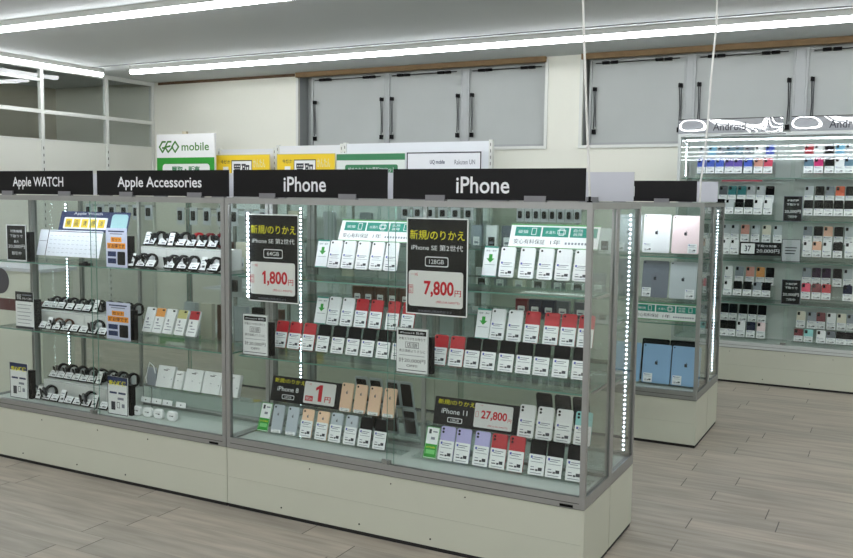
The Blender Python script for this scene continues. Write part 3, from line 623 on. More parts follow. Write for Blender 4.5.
def offer_stand(x, z, label, kind, w=.152, h=.205, y=3.40, block=True):
    """acrylic-held card clipped to a black block"""
    root = empty('card_stand', (x, y, z)); tag(root, label, 'card stand', 'card stands inside the near showcases')
    MB().box(-w / 2, w / 2, 0, .004, 0, h, BLKSIGN if kind == 'dark' else (mat('lavender card', (204, 208, 232), .5) if kind == 'poster' else WHITE)).build('card', root)
    if block: MB().box(w / 2 - .030, w / 2 + .008, .018, .048, 0, h * .80, BLACK).box(w / 2 - .03, w / 2 - .01, .004, .03, .02, .05, BLACK).build('block', root)
    m = MB(); yy = -.0005
    if kind == 'offer':
        m.frame(-w / 2, w / 2, 0, h, yy, .002, INK); m.quad(-w * .44, w * .44, h * .84, h * .945, yy, BLACK); m.text('iPhone14 発売!', -w * .38, w * .38, h * .865, h * .92, yy - .0004, TXTW, .008)
        m.text('対象スマホをお持ちで', -w * .42, w * .42, h * .73, h * .79, yy, INK, .004)
        m.text('店頭', -w * .17, w * .17, h * .57, h * .67, yy, INK, .003).frame(-w * .21, w * .21, h * .555, h * .69, yy, .002, INK); m.text('表示価格よりさらに', -w * .41, w * .41, h * .46, h * .525, yy, INK, .003)
        m.quad(-w * .4, w * .4, h * .385, h * .395, yy, GINK); m.text('計20,000円', -w * .42, w * .42, h * .23, h * .33, yy, INK, .003); m.text('OFF!!', -w * .17, w * .17, h * .135, h * .19, yy, INK, .01); m.quad(-w * .44, w * .44, h * .06, h * .075, yy, INK)
    elif kind == 'dark':
        m.frame(-w / 2, w / 2, 0, h, yy, .006, TXTW); m.text('対象機種', -w * .3, w * .3, h * .78, h * .86, yy, TXTW, .004); m.text('下取りで', -w * .33, w * .33, h * .64, h * .72, yy, TXTW, .004); m.text('最大', -w * .12, w * .12, h * .5, h * .57, yy, TXTW, .004)
        m.text('20,000円', -w * .42, w * .42, h * .34, h * .45, yy, TXTW, .004); m.text('割引中', -w * .24, w * .24, h * .16, h * .26, yy, TXTW, .004)
    elif kind == 'poster':
        m.quad(-w * .38, w * .38, h * .90, h * .935, yy, NAVY); m.quad(-w * .30, w * .30, h * .84, h * .865, yy, GINK)
        m.quad(-w * .26, w * .26, h * .64, h * .77, yy, ORANGE).quad(-w * .44, w * .44, h * .47, h * .62, yy, ORANGE); m.text('セット', -w * .22, w * .22, h * .66, h * .75, yy - .0004, MAROON, .02); m.text('がお得です', -w * .40, w * .40, h * .49, h * .60, yy - .0004, MAROON, .02)
        m.quad(-w * .42, -w * .02, h * .27, h * .40, yy, NAVY).quad(-w * .42, -w * .02, h * .09, h * .22, yy, NAVY).rplate(w * .05, w * .42, h * .06, h * .40, yy - .0003, yy, .006, BLKSIGN)
    elif kind == 'guide':
        m.quad(-w / 2, w / 2, h * .74, h, yy, BLKSIGN); m.text('保証', -w * .42, -w * .16, h * .79, h * .93, yy - .0004, TXTW, .004); m.quad(-w * .1, w * .42, h * .90, h * .93, yy - .0004, GINK); m.text('料金のご案内', -w * .1, w * .42, h * .79, h * .85, yy - .0004, TXTW, .002)
        for k in range(6): m.quad(-w * .4, w * (.4 - .1 * (k % 2)), h * (.64 - k * .10), h * (.655 - k * .10), yy, GINK)
        m.quad(-w / 2, w / 2, 0, h * .06, yy, INK)
    elif kind == 'care':
        m.quad(-w / 2, w / 2, h * .80, h, yy, NAVY); m.text('安心補償', -w * .42, w * .42, h * .77, h * .90, yy - .0004, YEL, .03); m.quad(-w * .4, -w * .04, h * .55, h * .60, yy, NAVY).quad(w * .04, w * .4, h * .55, h * .60, yy, NAVY)
        m.rplate(-w * .32, -w * .12, h * .12, h * .34, yy - .0003, yy, .003, INK).frame(-w * .04, w * .1, h * .18, h * .34, yy, .003, INK).quad(w * .2, w * .34, h * .2, h * .3, yy, GINK); m.quad(w * .0, w * .3, h * .4, h * .46, yy, GINK); m.frame(-w / 2, w / 2, 0, h, yy, .004, INK)
    m.build('print', root)
ZM, ZB, ZU = .7435, .3335, 1.1285
offer_stand(-2.718, ZM, 'white card stand reading 20,000 yen off, middle shelf, left phone bay', 'offer', h=.20, w=.150)
offer_stand(-1.854, ZM, 'white card stand reading 20,000 yen off, middle shelf, right phone bay', 'offer', h=.20, w=.158)
offer_stand(-4.415, ZU, 'black framed card stand, left end of the watch bay top shelf', 'dark', y=3.40, h=.205, w=.165)
offer_stand(-3.633, ZU, 'white and orange poster stand between bays, top shelf', 'poster', h=.205, w=.150)
offer_stand(-3.630, ZM, 'white and orange poster stand between bays, middle shelf', 'poster', h=.197, w=.172)
offer_stand(-3.645, ZB, 'navy-topped card stand between bays, bottom deck', 'care', h=.206, w=.148)
offer_stand(-4.364, ZM, 'black-headed price guide stand, left end of the watch bay middle shelf', 'guide', h=.21, w=.148)
offer_stand(-4.430, ZB, 'navy and yellow topped card stand, left end of the watch bay bottom', 'care', h=.205, w=.150)

# ------------------------------------------------------------------ watch bay
root = empty('watch_sign', (-4.055, 3.615, 1.296), 16); tag(root, 'dark watch sign with five yellow squares behind the list on the top shelf', 'sign')
w_, h_ = .55, .118
MB().box(-w_ / 2, w_ / 2, 0, .002, 0, h_, NAVY).build('board', root)
m = MB(); m.text('Apple Watch', -.17, .06, h_ * .80, h_ * .96, -.0005, TXTW, .002); m.rplate(-w_ / 2 + .035, .11, h_ * .12, h_ * .70, -.001, -.0002, .008, WHITE)
for k in range(5): m.quad(-w_ / 2 + .05 + k * .066, -w_ / 2 + .103 + k * .066, h_ * .2, h_ * .62, -.0014, YPRINT); m.text('検品清掃済'[k], -w_ / 2 + .062 + k * .066, -w_ / 2 + .091 + k * .066, h_ * .28, h_ * .54, -.0018, INK, .01)
m.rplate(.14, w_ / 2 - .01, h_ * .1, h_ * .9, -.001, -.0002, .02, mat('pale teal print', (150, 190, 196), .5)); m.build('print', root)
tag(MB().box(-4.36, -3.77, 3.60, 3.604, 1.1285, 1.295, ACRYL).box(-4.36, -3.77, 3.60, 3.65, 1.292, 1.2955, ACRYL).build('sign_riser'), 'clear riser carrying the dark watch sign', 'riser')
root = empty('price_list', (-4.115, 3.49, 1.16), 14); tag(root, 'wide white price list leaning on the watch bay top shelf', 'price list')
w_, h_ = .50, .15
MB().box(-w_ / 2, w_ / 2, 0, .002, 0, h_, mat('list paper', (226, 230, 238), .5)).build('card', root)
m = MB(); m.quad(-w_ / 2 + .07, -w_ / 2 + .076, 0, h_, -.0005, INK); m.quad(-w_ / 2 + .08, w_ / 2, h_ - .01, h_ - .006, -.0005, INK)
for r in range(5):
    for k in range(11): m.quad(-w_ / 2 + .09 + k * .036, -w_ / 2 + .11 + k * .036, .02 + r * .024, .0215 + r * .024, -.0005, GINK)
m.quad(-w_ / 2 + .005, -w_ / 2 + .066, h_ * .55, h_ * .57, -.0005, GINK); m.build('print', root)
tag(MB().box(-4.36, -3.87, 3.49, 3.53, 1.1285, 1.1595, ACRYL).build('list_riser'), 'clear riser under the wide white price list', 'riser')
tag(MB().box(-3.86, -3.80, 3.35, 3.39, 1.129, 1.142, BLACK).cyl((-3.83, 3.37), .012, 1.142, 1.152, 2, BLACK, 12).build('shelf_clip'), 'small black clip on the watch bay top shelf by the door edge', 'clip')

def tag_card(x, y, z, label, group, tall=False, w=.056):
    root = empty('price_tag', (x, y, z + .0045 + (.0038 if not tall else .0012)), 38 if not tall else 22); tag(root, label, 'price tag', group); h = .045 if not tall else .075
    if tall: w = .036
    m = MB(); m.box(-w / 2, w / 2, 0, .0015, .004, h, WHITE)
    for a, b, c, d, mt in ((.12, .8, .68, .74, GINK), (.12, .6, .5, .54, GINK), (.4, .86, .2, .36, INK), (.12, .3, .2, .28, INK)): m.quad(-w / 2 + a * w, -w / 2 + b * w, .004 + c * (h - .004), .004 + d * (h - .004), -.0005, mt)
    m.build('card', root)
    MB().box(-w / 2 - .002, w / 2 + .002, .0016, .010, .001, h * .9, BLACK).box(-w / 2 - .002, w / 2 + .002, -.004, .0016, 0, .004, BLACK).build('holder', root)
_WP = {}
def watch(x, y, z, label, group, strap='black', size=1.0, face='white', rz=68):
    """a watch with its strap closed round a C-shaped stand"""
    key = (strap, size, face)
    if key not in _WP:
        root = empty('smart_watch'); s = size; st = mat(strap + ' strap', PH.get(strap, (30, 30, 30)), .6, spec=.15)
        m = MB(); k = 20; a, b = .033 * s, .040 * s; bw = .0135 * s; n = 0
        for i in range(k):
            t = 2 * math.pi * i / k
            for rr in (1.0, .74):
                for yy in (-bw, bw): m.v.append((a * rr * math.cos(t), yy, b + b * rr * math.sin(t)))
        mi = m.mi(st)
        for i in range(k):
            p, q = i * 4, ((i + 1) % k) * 4
            for f in ((p, q, q + 1, p + 1), (p + 2, p + 3, q + 3, q + 2), (p, p + 2, q + 2, q), (p + 1, q + 1, q + 3, p + 3)): m.f.append(f); m.m.append(mi)
        m.build('strap', root)
        T = Matrix.Translation((-a * .96, 0, b * 1.12)) @ Matrix.Rotation(R(90), 4, 'Z') @ Matrix.Rotation(R(-8), 4, 'X')
        MB().rplate(-.022 * s, .022 * s, -.026 * s, .026 * s, -.006 * s, .006 * s, .008 * s, mat('watch metal', (70, 72, 76), .25, .7), 4, T=T, bev=.002).build('watch_case', root)
        MB().rplate(-.020 * s, .020 * s, -.024 * s, .024 * s, .0062 * s, .0075 * s, .007 * s, BLACK, 4, T=Matrix.Translation((-a * .96 - .0137 * s, 0, b * 1.12)) @ Matrix.Rotation(R(90), 4, 'Z') @ Matrix.Rotation(R(-8), 4, 'X')).build('screen', root)
        MB().box(-.014 * s, .013 * s, -.010 * s, .010 * s, .016 * s, .062 * s, mat('frosted stand', (206, 210, 212), .5)).build('stand', root)
        reg(root); _WP[key] = root; o = root
    else: o = copy_tree(_WP[key])
    o.location = (x, y, z); o.rotation_euler = (0, 0, R(rz)); tag(o, label, 'watch', group)
def riser(xs, y0, y1, z0, z1, name_, bay):
    for i in range(len(xs) - 1):
        a, b = xs[i] + .001, xs[i + 1] - .001; m = MB(); m.box(a, b, y0, y1, z0, z1, mat('white riser box', (214, 217, 214), .5)); m.box(a + .01, b - .01, y0 - .0005, y0, z1 - .006, z1 - .005, GINK)
        tag(m.build('riser_box'), 'white riser box, %s from left under %s, %s' % (ORD[i], name_, bay), 'riser', 'white riser boxes')
# accessories bay, top shelf
riser([-3.56, -3.375, -3.19, -2.99], 3.50, 3.638, ZU, 1.236, 'watches on the top shelf', 'accessories bay')
g = 'price tags on the accessories bay top shelf'
for i, x in enumerate([-3.549, -3.486, -3.419, -3.285, -3.203, -3.126, -3.061, -2.996]): tag_card(x, 3.412, ZU, 'white price tag, %s from left, front row, accessories bay top shelf' % ORD[i], g, tall=i in (0, 6))
for i, x in enumerate([-3.59, -3.53, -3.445, -3.385, -3.32, -3.25, -3.179, -3.105]): tag_card(max(x, -3.555), 3.53, 1.2365, 'white price tag, %s from left, on the risers, accessories bay top shelf' % ORD[i], g, tall=i in (0, 3), w=.054)
for i, (x, c) in enumerate([(-3.512, 'black'), (-3.455, 'black'), (-3.30, 'black'), (-3.235, 'black'), (-3.165, 'black'), (-3.02, 'black')]): watch(x, 3.474, ZU, '%s-strap watch, %s from left, front row, accessories bay top shelf' % (c, ORD[i]), 'watches on the accessories bay top shelf', c, .95)
for i, (x, c) in enumerate([(-3.51, 'black'), (-3.42, 'black'), (-3.335, 'black'), (-3.245, 'red'), (-3.165, 'dark red'), (-3.09, 'dark red')]): watch(x, 3.60, 1.2365, '%s-strap watch, %s from left, on the risers, accessories bay top shelf' % (c, ORD[i]), 'watches on the accessories bay top shelf', c)
# watch bay, middle shelf
riser([-4.385, -4.19, -4.0, -3.84, -3.70], 3.50, 3.638, ZM, .842, 'watches on the middle shelf', 'watch bay')
g = 'price tags in the watch bay'
for i, x in enumerate([-4.399, -4.328, -4.262, -4.202, -4.145, -4.075, -4.003, -3.931, -3.861, -3.788]): tag_card(x, 3.42, ZM, 'white price tag, %s from left, front row, watch bay middle shelf' % ORD[i], g, tall=(i == 3))
for i, x in enumerate([-4.36, -4.30, -4.238, -4.165, -4.092, -4.026, -3.954]): tag_card(x, 3.53, .8425, 'white price tag, %s from left, on the risers, watch bay middle shelf' % ORD[i], g, tall=(i == 6))
gw = 'watches in the watch bay'
for i, (x, c) in enumerate([(-4.17, 'brown'), (-4.09, 'brown'), (-3.855, 'black')]): watch(x, 3.472, ZM, '%s-strap watch, %s from left, front row, watch bay middle shelf' % (c, ORD[i]), gw, c, .85 if i < 2 else 1.0)
for i in range(10): watch(-4.34 + i * .072, 3.605, .8425, 'black-strap watch, %s from left, on the risers, watch bay middle shelf' % ORD[i], gw, 'black', .88)
# watch bay, bottom deck
riser([-4.345, -4.17, -3.99, -3.84, -3.70], 3.50, 3.638, ZB, .437, 'watches on the bottom deck', 'watch bay')
for i, x in enumerate([-4.378, -4.305, -4.241, -4.176, -4.112, -4.063, -3.994, -3.925, -3.859, -3.788]): tag_card(x, 3.42, ZB, 'white price tag, %s from left, front row, watch bay bottom deck' % ORD[i], g, tall=i in (1, 4, 8))
for i, x in enumerate([-4.315, -4.253, -4.19, -4.128, -4.065, -4.003, -3.94]): tag_card(x, 3.53, .4375, 'white price tag, %s from left, on the risers, watch bay bottom deck' % ORD[i], g, tall=(i == 6))
for i, (x, c) in enumerate([(-4.40, 'dark grey'), (-4.25, 'black'), (-3.93, 'black')]): watch(x, 3.472, ZB, '%s-strap watch, %s from left, front row, watch bay bottom deck' % (c, ORD[i]), gw, c, 1.05 if i else .9)
for i in range(8): watch(-4.30 + i * .080, 3.605, .4375, 'black-strap watch, %s from left, on the risers, watch bay bottom deck' % ORD[i], gw, 'black', 1.0)
# accessories bay, middle shelf: slim strap packs
for i, (x, c) in enumerate([(-3.53, 'white'), (-3.459, 'amber'), (-3.385, 'white'), (-3.305, 'olive'), (-3.222, 'red')]):
    root = empty('strap_pack', (x, 3.50, .7805), 20); tag(root, 'slim %s-topped pack, %s from left on the accessories bay middle shelf' % (c, ORD[i]), 'packet', 'slim packs on the accessories bay middle shelf')
    MB().rplate(-.033, .033, 0, .135, 0, .012, .005, WHITE, 3).build('box', root)
    m = MB(); 
    if c != 'white': m.quad(-.032, .032, .088, .134, -.0005, pm(c))
    m.rplate(.008, .024, .120, .129, -.0012, 0, .003, BLACK, 3)
    for a, b, c_, d in ((-.02, .0, .05, .056), (-.01, .02, .036, .04), (-.022, .02, .02, .024), (-.015, -.005, .065, .078)): m.quad(a, b, c_, d, -.0005, GINK)
    m.build('print', root)
rack(-3.58, -2.99, .743, [(3.485, 3.564, .775)], 'clear acrylic rack under the slim packs')
# accessories bay, bottom deck: flat white boxes and earphone cases
rack(-3.58, -2.86, .333, [(3.56, 3.638, .46)], 'clear acrylic rack under the flat white boxes')
for i, (x, w_, h_) in enumerate([(-3.493, .118, .118), (-3.393, .058, .10), (-3.292, .118, .118), (-3.164, .118, .118), (-3.04, .118, .118)]):
    root = empty('accessory_box', (x, 3.58, .467), 16); tag(root, 'flat white accessory box, %s from left on the accessories bay bottom deck' % ORD[i], 'box', 'flat white boxes in the accessories bay')
    MB().rplate(-w_ / 2, w_ / 2, 0, h_, 0, .022, .004, WHITE, 2, bev=.001).build('box', root)
    m = MB(); m.quad(-.012, .0, h_ * .45, h_ * .47, -.0005, GINK).quad(-.018, .012, h_ * .78, h_ * .82, -.0005, INK).quad(.0, .022, h_ * .84, h_ * .86, -.0005, INK).quad(w_ * .38, w_ * .42, h_ * .4, h_ * .44, -.0005, INK); m.build('print', root)
for i, x in enumerate([-3.555, -3.476, -3.399, -3.304]):
    root = empty('earphone_case', (x, 3.45, ZB)); tag(root, 'rounded white earphone case, %s from left on the accessories bay bottom deck' % ORD[i], 'earphone case', 'white earphone cases')
    MB().rplate(-.032, .032, 0, .052, -.012, .012, .018, mat('gloss white', (238, 240, 240), .15), 6, bev=.005).build('case', root)
    m = MB(); m.quad(-.012, .002, .026, .029, -.0125, INK).quad(.004, .016, .024, .030, -.0125, INK); m.build('print', root)
    root = empty('price_tag', (x, 3.50, ZB + .001), 10); tag(root, 'white tag standing above the earphone case, %s from left, bottom deck' % ORD[i], 'price tag', 'tags above the earphone cases')
    MB().box(-.034, .034, 0, .0015, .058, .086, WHITE).box(-.003, .003, .0015, .003, 0, .07, ACRYL).quad(-.004, .004, .068, .074, -.0005, INK).build('card', root)
root = empty('cable_pack', (-3.60, 3.60, ZB)); tag(root, 'grey hanging cable pack with white loop behind the flat boxes', 'cable pack')
MB().rplate(-.03, .035, .13, .23, 0, .008, .006, mat('grey blister', (150, 156, 164), .4), 3).build('card', root)
MB().tube([(-.03, -.004, .14), (-.032, -.008, .17), (.0, -.01, .26), (.028, -.008, .24), (.036, -.004, .2)], .003, WHITE).build('cable', root)
MB().box(-.002, .002, .0, .004, 0, .13, ALUD).build('peg', root)

# round dark sticker on the far left of the glass
tag(MB().cyl((-4.447, 1.02), .072, 3.3105, 3.3145, 1, mat('dark sticker', (70, 70, 74), .6), 40).build('round_sticker'), 'round dark grey sticker on the glass at the far left', 'sticker')

# ------------------------------------------------------------------ things in the rear half, seen through the glass
def small_pack(x, y, z, w, h, c, label, group, cat='packet', lean=0, blob=True, d=.03):
    root = empty('small_pack', (x, y, z), lean); tag(root, label, cat, group)
    MB().box(-w / 2, w / 2, 0, d, 0, h, pm(c)).build('box', root)
    if blob: MB().rplate(-w * .3, w * .3, h * .12, h * .5, -.001, 0, .004, WHITE if c not in ('white', 'light grey') else BLACK, 3).quad(-w * .2, w * .2, h * .2, h * .3, -.0015, GINK).build('print', root)
    return root
for i, (x, c) in enumerate([(-1.525, 'dark red'), (-1.458, 'navy'), (-1.392, 'navy'), (-1.325, 'dark grey'), (-1.24, 'dark grey')]):
    small_pack(x, 3.85, .9855, .058, .066, c, 'small %s boxed accessory, %s from left, rear shelf behind the right phone bay' % (c, ORD[i]), 'small boxes on the rear shelf')
for i, x in enumerate([-2.42, -2.355, -2.285, -2.215, -2.14]):
    small_pack(x, 3.85, .9855, .058, .075, 'brown', 'small brown boxed accessory, %s from left, rear shelf behind the left phone bay' % ORD[i], 'small boxes on the rear shelf')
def hang_row(x0, x1, y, z, n, w, h, c, who, group, rail=True):
    if rail: tag(MB().box(x0 - .03, x1 + .03, y + .012, y + .02, z + h - .012, z + h - .004, ALUD).build('hanging_rail'), 'thin metal rail carrying the packs %s' % who, 'rail', 'hanging rails')
    for i in range(n):
        x = x0 + (x1 - x0) * i / max(1, n - 1); root = empty('hanging_pack', (x, y, z)); tag(root, 'hanging pack, %s from left, %s' % (ORD[i], who), 'packet', group)
        MB().box(-w / 2, w / 2, 0, .004, 0, h, pm(c)).build('card', root); MB().rplate(-w * .22, w * .22, h * .25, h * .8, -.01, 0, .006, BLACK, 3).build('contents', root)
        MB().box(-.006, .006, .004, .0121, h - .014, h - .004, BLACK).build('hook', root)
hang_row(-1.58, -1.30, 3.95, 1.405, 8, .036, .062, 'light grey', 'high at the rear of the right phone bay', 'packs hanging at the rear')
hang_row(-2.20, -1.85, 3.95, 1.405, 6, .05, .06, 'light grey', 'high at the rear between the two price bays', 'packs hanging at the rear')

hang_row(-4.45, -3.95, 3.95, 1.36, 6, .06, .09, 'light grey', 'high at the rear of the watch bay', 'packs hanging at the rear')
hang_row(-3.30, -2.96, 3.95, .94, 3, .10, .12, 'light grey', 'low at the rear of the accessories bay', 'packs hanging at the rear')
hang_row(-3.70, -3.10, 3.95, 1.34, 7, .055, .10, 'light grey', 'high at the rear of the accessories bay', 'packs hanging at the rear')
for i in range(7):
    c = ['cream', 'black', 'light grey', 'brown', 'cream', 'brown', 'light grey'][i]
    small_pack(-3.55 + i * .105, 3.80, 1.1005, .07, .16, c, '%s boxed accessory, %s from left, upper rear shelf behind the accessories bay' % (c, ORD[i]), 'boxes behind the accessories bay')
for i in range(6):
    c = ['light grey', 'cream', 'brown', 'light grey', 'black', 'brown'][i]
    small_pack(-3.50 + i * .12, 3.80, .7205, .08, .19, c, '%s boxed accessory, %s from left, lower rear shelf behind the accessories bay' % (c, ORD[i]), 'boxes behind the accessories bay', blob=False)

# ------------------------------------------------------------------ tablets in the middle row
def tablet(x, y, z, c, w, h, lean, label, tag_x=None, extra=True):
    root = empty('tablet', (x, y, z + .0016), lean); tag(root, label, 'tablet', 'tablets in the middle showcase row')
    MB().rplate(-w / 2, w / 2, 0, h, 0, .008, .010, pm(c), 4, bev=.0015).build('body', root)
    MB().cyl((-w / 2 + .012, h - .012), .0045, -.0012, .001, 1, BLACK, 12).build('camera', root)
    l = MB(); apple_logo(l, 0, h * .52, .0125, 0, mat('dark logo', (46, 48, 54), .3)); l.build('logo', root)
    tx = tag_x if tag_x is not None else -w * .28
    m = MB(); price_mesh(m, tx - .028, tx + .028, .004, .062, -.0005); m.build('price_card', root)
    return root
TS = 5.675
tablet(-1.349, TS, 1.181, 'white', .172, .245, 10, 'white tablet, left of the two on the top shelf', -.05)
tablet(-1.168, TS, 1.181, 'pale pink', .168, .240, 10, 'pale pink tablet, right of the two on the top shelf', .045)
tablet(-1.349, TS, .896, 'space grey', .166, .235, 10, 'dark grey tablet, left of the two on the second shelf', -.05)
tablet(-1.174, TS, .896, 'light grey', .166, .235, 10, 'silver tablet, right of the two on the second shelf', .045)
tablet(-1.513, TS, .345, 'sky blue', .176, .25, 10, 'sky blue tablet mostly hidden behind the showcase post')
tablet(-1.322, TS, .345, 'sky blue', .178, .25, 10, 'sky blue tablet, left of the two full ones on the bottom deck')
tablet(-1.137, TS, .345, 'sky blue', .178, .25, 10, 'sky blue tablet, right end of the bottom deck')
for i, (x, c, z) in enumerate([(-1.50, 'light grey', 1.181), (-1.53, 'white', 1.181 + 0), (-1.53, 'space grey', .896)]):
    if i != 1: tablet(x - .03, TS, z, c, .168, .24, 10, '%s tablet at the left of the %s, behind the near showcase' % (c, 'top shelf' if i == 0 else 'second shelf'))
for i, (x, z) in enumerate([(-1.35, .346), (-1.17, .346)]):
    root = empty('tablet', (x, 5.74, z), 10); tag(root, 'black tablet edge showing behind the sky blue tablets, %s of two' % ('left' if i == 0 else 'right'), 'tablet', 'black tablets behind the blue ones')
    MB().rplate(-.088, .088, 0, .275, 0, .008, .01, pm('black'), 4, bev=.0015).build('body', root)
    MB().rplate(-.08, .08, .01, .265, -.0006, 0, .004, BLKSIGN, 3).build('screen', root)
for z, s in ((1.165, 'top shelf'), (.88, 'second shelf'), (.333, 'bottom deck')):
    m = MB(); zz = 1.18 if z > 1 else (.895 if z > .5 else .344)
    m.box(-1.62, -1.056, 5.665, 5.78, zz - .004, zz, ACRYL).box(-1.62, -1.056, 5.665, 5.669, z + .0005, zz - .004, ACRYL).box(-1.62, -1.056, 5.776, 5.78, z + .0005, zz - .004, ACRYL)
    tag(m.build('acrylic_rack'), 'clear acrylic rack under the tablets on the %s' % s, 'display rack', 'clear acrylic tablet racks')
wr = warranty(-1.462, 5.60, .764, 4, 'warranty sign with teal boxes hanging below the second shelf of tablets', w=.39, h=.105)
# shelf-edge hanger carrying that sign
MB().box(-.19, .19, .002, .006, .09, .106, ACRYL).box(-.19, .19, .002, .03, .0985, .1035, ACRYL).build('hanger', wr)
small_pack(-1.42, 5.68, .706 - .05, .09, .04, 'light grey', 'small grey box below the warranty sign, left one', 'grey boxes under the warranty sign', d=.05) if False else None
# further left in the middle row: pouches and boxes
for i in range(9):
    x = -4.35 + i * .165; c = ['grey', 'cream', 'dark grey', 'silver', 'cream', 'grey', 'light grey', 'silver', 'grey'][i]
    root = empty('phone_pouch', (x, 5.72, 1.1655 if i % 2 else .8805)); tag(root, '%s upright pouch, %s from left in the middle row behind the watches' % (c, ORD[i]), 'pouch', 'pouches in the middle row')
    MB().rplate(-.05, .05, 0, .23, 0, .03, .012, pm(c), 4, bev=.004).build('body', root); MB().rplate(-.05, .05, .15, .232, -.006, 0, .01, pm(c), 4).build('flap', root)
for i in range(10):
    x = -2.72 + i * .115; c = ['white', 'grey', 'white', 'dark grey', 'light grey', 'white', 'grey', 'white', 'black', 'white'][i]
    small_pack(x, 5.70, 1.1655, .08, .16, c, '%s boxed accessory, %s from left on the top shelf of the middle row' % (c, ORD[i]), 'boxes on the top shelf of the middle row')
for i in range(8):
    x = -2.70 + i * .14; c = ['silver', 'white', 'grey', 'cream', 'white', 'dark grey', 'white', 'grey'][i]
    small_pack(x, 5.70, .8805, .09, .15, c, '%s boxed accessory, %s from left on the second shelf of the middle row' % (c, ORD[i]), 'boxes on the second shelf of the middle row')

# ------------------------------------------------------------------ wall cabinet with phones
AX0, AX1, AY0, AY1 = -1.68, .12, 7.735, 8.185; AZ = 2.072
root = showcase(AX0, AX1, AY0, AY1, 'tall white-framed glass cabinet of phones against the wall on the right', zt=AZ, shelves=(1.705, 1.357, 1.02, .672), ends=(True, True), frame=mat('pale cabinet frame', (196, 202, 200), .45), group='wall cabinets', leds=[(AX0 + .06, 7.80, 1.715, 2.0), (AX1 - .06, 7.80, 1.715, 2.0)], back=False, mid=False, yfs=.06)
acx, acy = (AX0 + AX1) / 2, (AY0 + AY1) / 2
MB().box(AX0 + .024 - acx, AX1 - .024 - acx, AY1 - .016 - acy, AY1 - .004 - acy, ZP + .05, AZ - .026, mat('cabinet back board', (188, 196, 192), .6)).build('back_board', root)
led_strip(root, 2.02, 7.79 - acy, -.84, .84, axis='x', size=.006)
MB().box(AX0 + .35 - acx, AX0 + .85 - acx, -.226 - 0, -.2255, 2.052, 2.058, INK).build('brand_strip', root)
MB().box(-1.32 - acx, -1.0 - acx, AY0 + .062 - acy - .004, AY0 + .062 - acy - .001, 1.706 - .03, 1.706 - .018, mat('red shelf strip', (170, 60, 76), .5)).build('shelf_strip', root)
FILM = mat('wavy clear film board', (150, 154, 160), .5, spec=.3, bump=1, nscale=3.2, coat=1)
for x0, x1, i in ((-1.687, -.859, 0), (-.797, .02, 1)):
    r_ = empty('header_sign', ((x0 + x1) / 2, 7.765, AZ)); tag(r_, 'silvery header sign with dark lettering on the wall cabinet, %s one' % ('left' if i == 0 else 'right'), 'header sign', 'silvery header signs on the wall cabinet')
    W = x1 - x0; MB().box(-W / 2, W / 2, -.004, .004, .004, .118, FILM).box(-W / 2, W / 2, -.006, .006, .116, .122, DARK).build('board', r_)
    MB().text('Android', -.13, .13, .022, .085, -.0046, INK, .006).build('lettering', r_)
    for sx in (-W * .3, W * .3): MB().box(sx - .04, sx + .04, -.012, .012, 0, .006, CLIP).build('clip', r_)

def arow(shelf, tier, half, xs, colors, z, y, zs, cards=True, h=.14, w=.068):
    where = '%s tier, %s shelf, %s half of wall cabinet' % (tier, shelf, half); g = 'phones in the wall cabinet'
    for i, (x, c) in enumerate(zip(xs, colors)):
        if c is None: continue
        put(phone(c, w=w, h=h, card=.45 if cards else 0, cam='block', small=True), x, y, z + .0022, 12, '%s phone, %s from left, %s' % (c, ORD[i], where), g)
    if z - zs > .008:
        a, b = min(xs) - .05, max(xs) + .05; t = .003; m = MB(); m.box(a, b, y - .012, y + .05, z - t, z, ACRYL).box(a, b, y - .012, y - .012 + t, zs + .0005, z - t, ACRYL).box(a, b, y + .05 - t, y + .05, zs + .0005, z - t, ACRYL)
        tag(m.build('acrylic_rack'), 'clear acrylic step under phones, %s' % where, 'display rack', 'acrylic steps in the wall cabinet')
F, B = 7.92, 8.04
L1 = 1.705
arow('top', 'back', 'left', [-1.53, -1.454, -1.377, -1.304, -1.231, -1.15, -1.071, -.984], ['light grey', 'light blue', 'grey', 'blue grey', 'blue grey', 'grey', 'white', 'blue'], 1.84, B, L1, h=.15)
arow('top', 'front', 'left', [-1.518, -1.443, -1.367, -1.289, -1.218, -1.137, -1.055, -.979], ['blue', 'blue', 'blue', 'violet', 'violet', 'blue', 'salmon', 'pink'], 1.743, F, L1, h=.13)
arow('top', 'back', 'right', [-.679, -.609, -.528, -.448, -.375, -.30], ['red', 'white', 'black', 'light blue', 'light grey', 'white'], 1.84, B, L1, h=.15)
arow('top', 'front', 'right', [-.669, -.593, -.514, -.439, -.37, -.30], ['blue grey', 'magenta', 'black', 'white', 'blue grey', 'white'], 1.743, F, L1, h=.13)
L2 = 1.357
arow('second', 'back', 'left', [-1.349, -1.274, -1.196, -1.121, -1.046, -.969], ['dark grey', 'teal', 'teal', 'light grey', 'light grey', 'black'], 1.50, B, L2, h=.145)
arow('second', 'front', 'left', [-1.349, -1.273, -1.195, -1.119, -1.043, -.966], ['black', 'light grey', 'black', 'black', 'white', 'white'], 1.402, F, L2, h=.13)
arow('second', 'back', 'right', [-.664, -.584, -.506, -.43, -.353, -.28], ['light grey', 'black', 'grey', 'orange', 'black', 'black'], 1.50, B, L2, h=.145)
arow('second', 'front', 'right', [-.655, -.577, -.505, -.43, -.354, -.28], ['black'] * 6, 1.400, F, L2, h=.13)
L3 = 1.02
arow('third', 'back', 'left', [-1.311, -1.238, -1.155, -1.071, -.982, -.893], ['light grey', 'light grey', 'salmon', 'light grey', 'cream', 'light grey'], 1.165, B, L3, h=.15)
arow('third', 'front', 'left', [-1.29, -1.218], ['white', 'white'], 1.061, F, L3, h=.13)
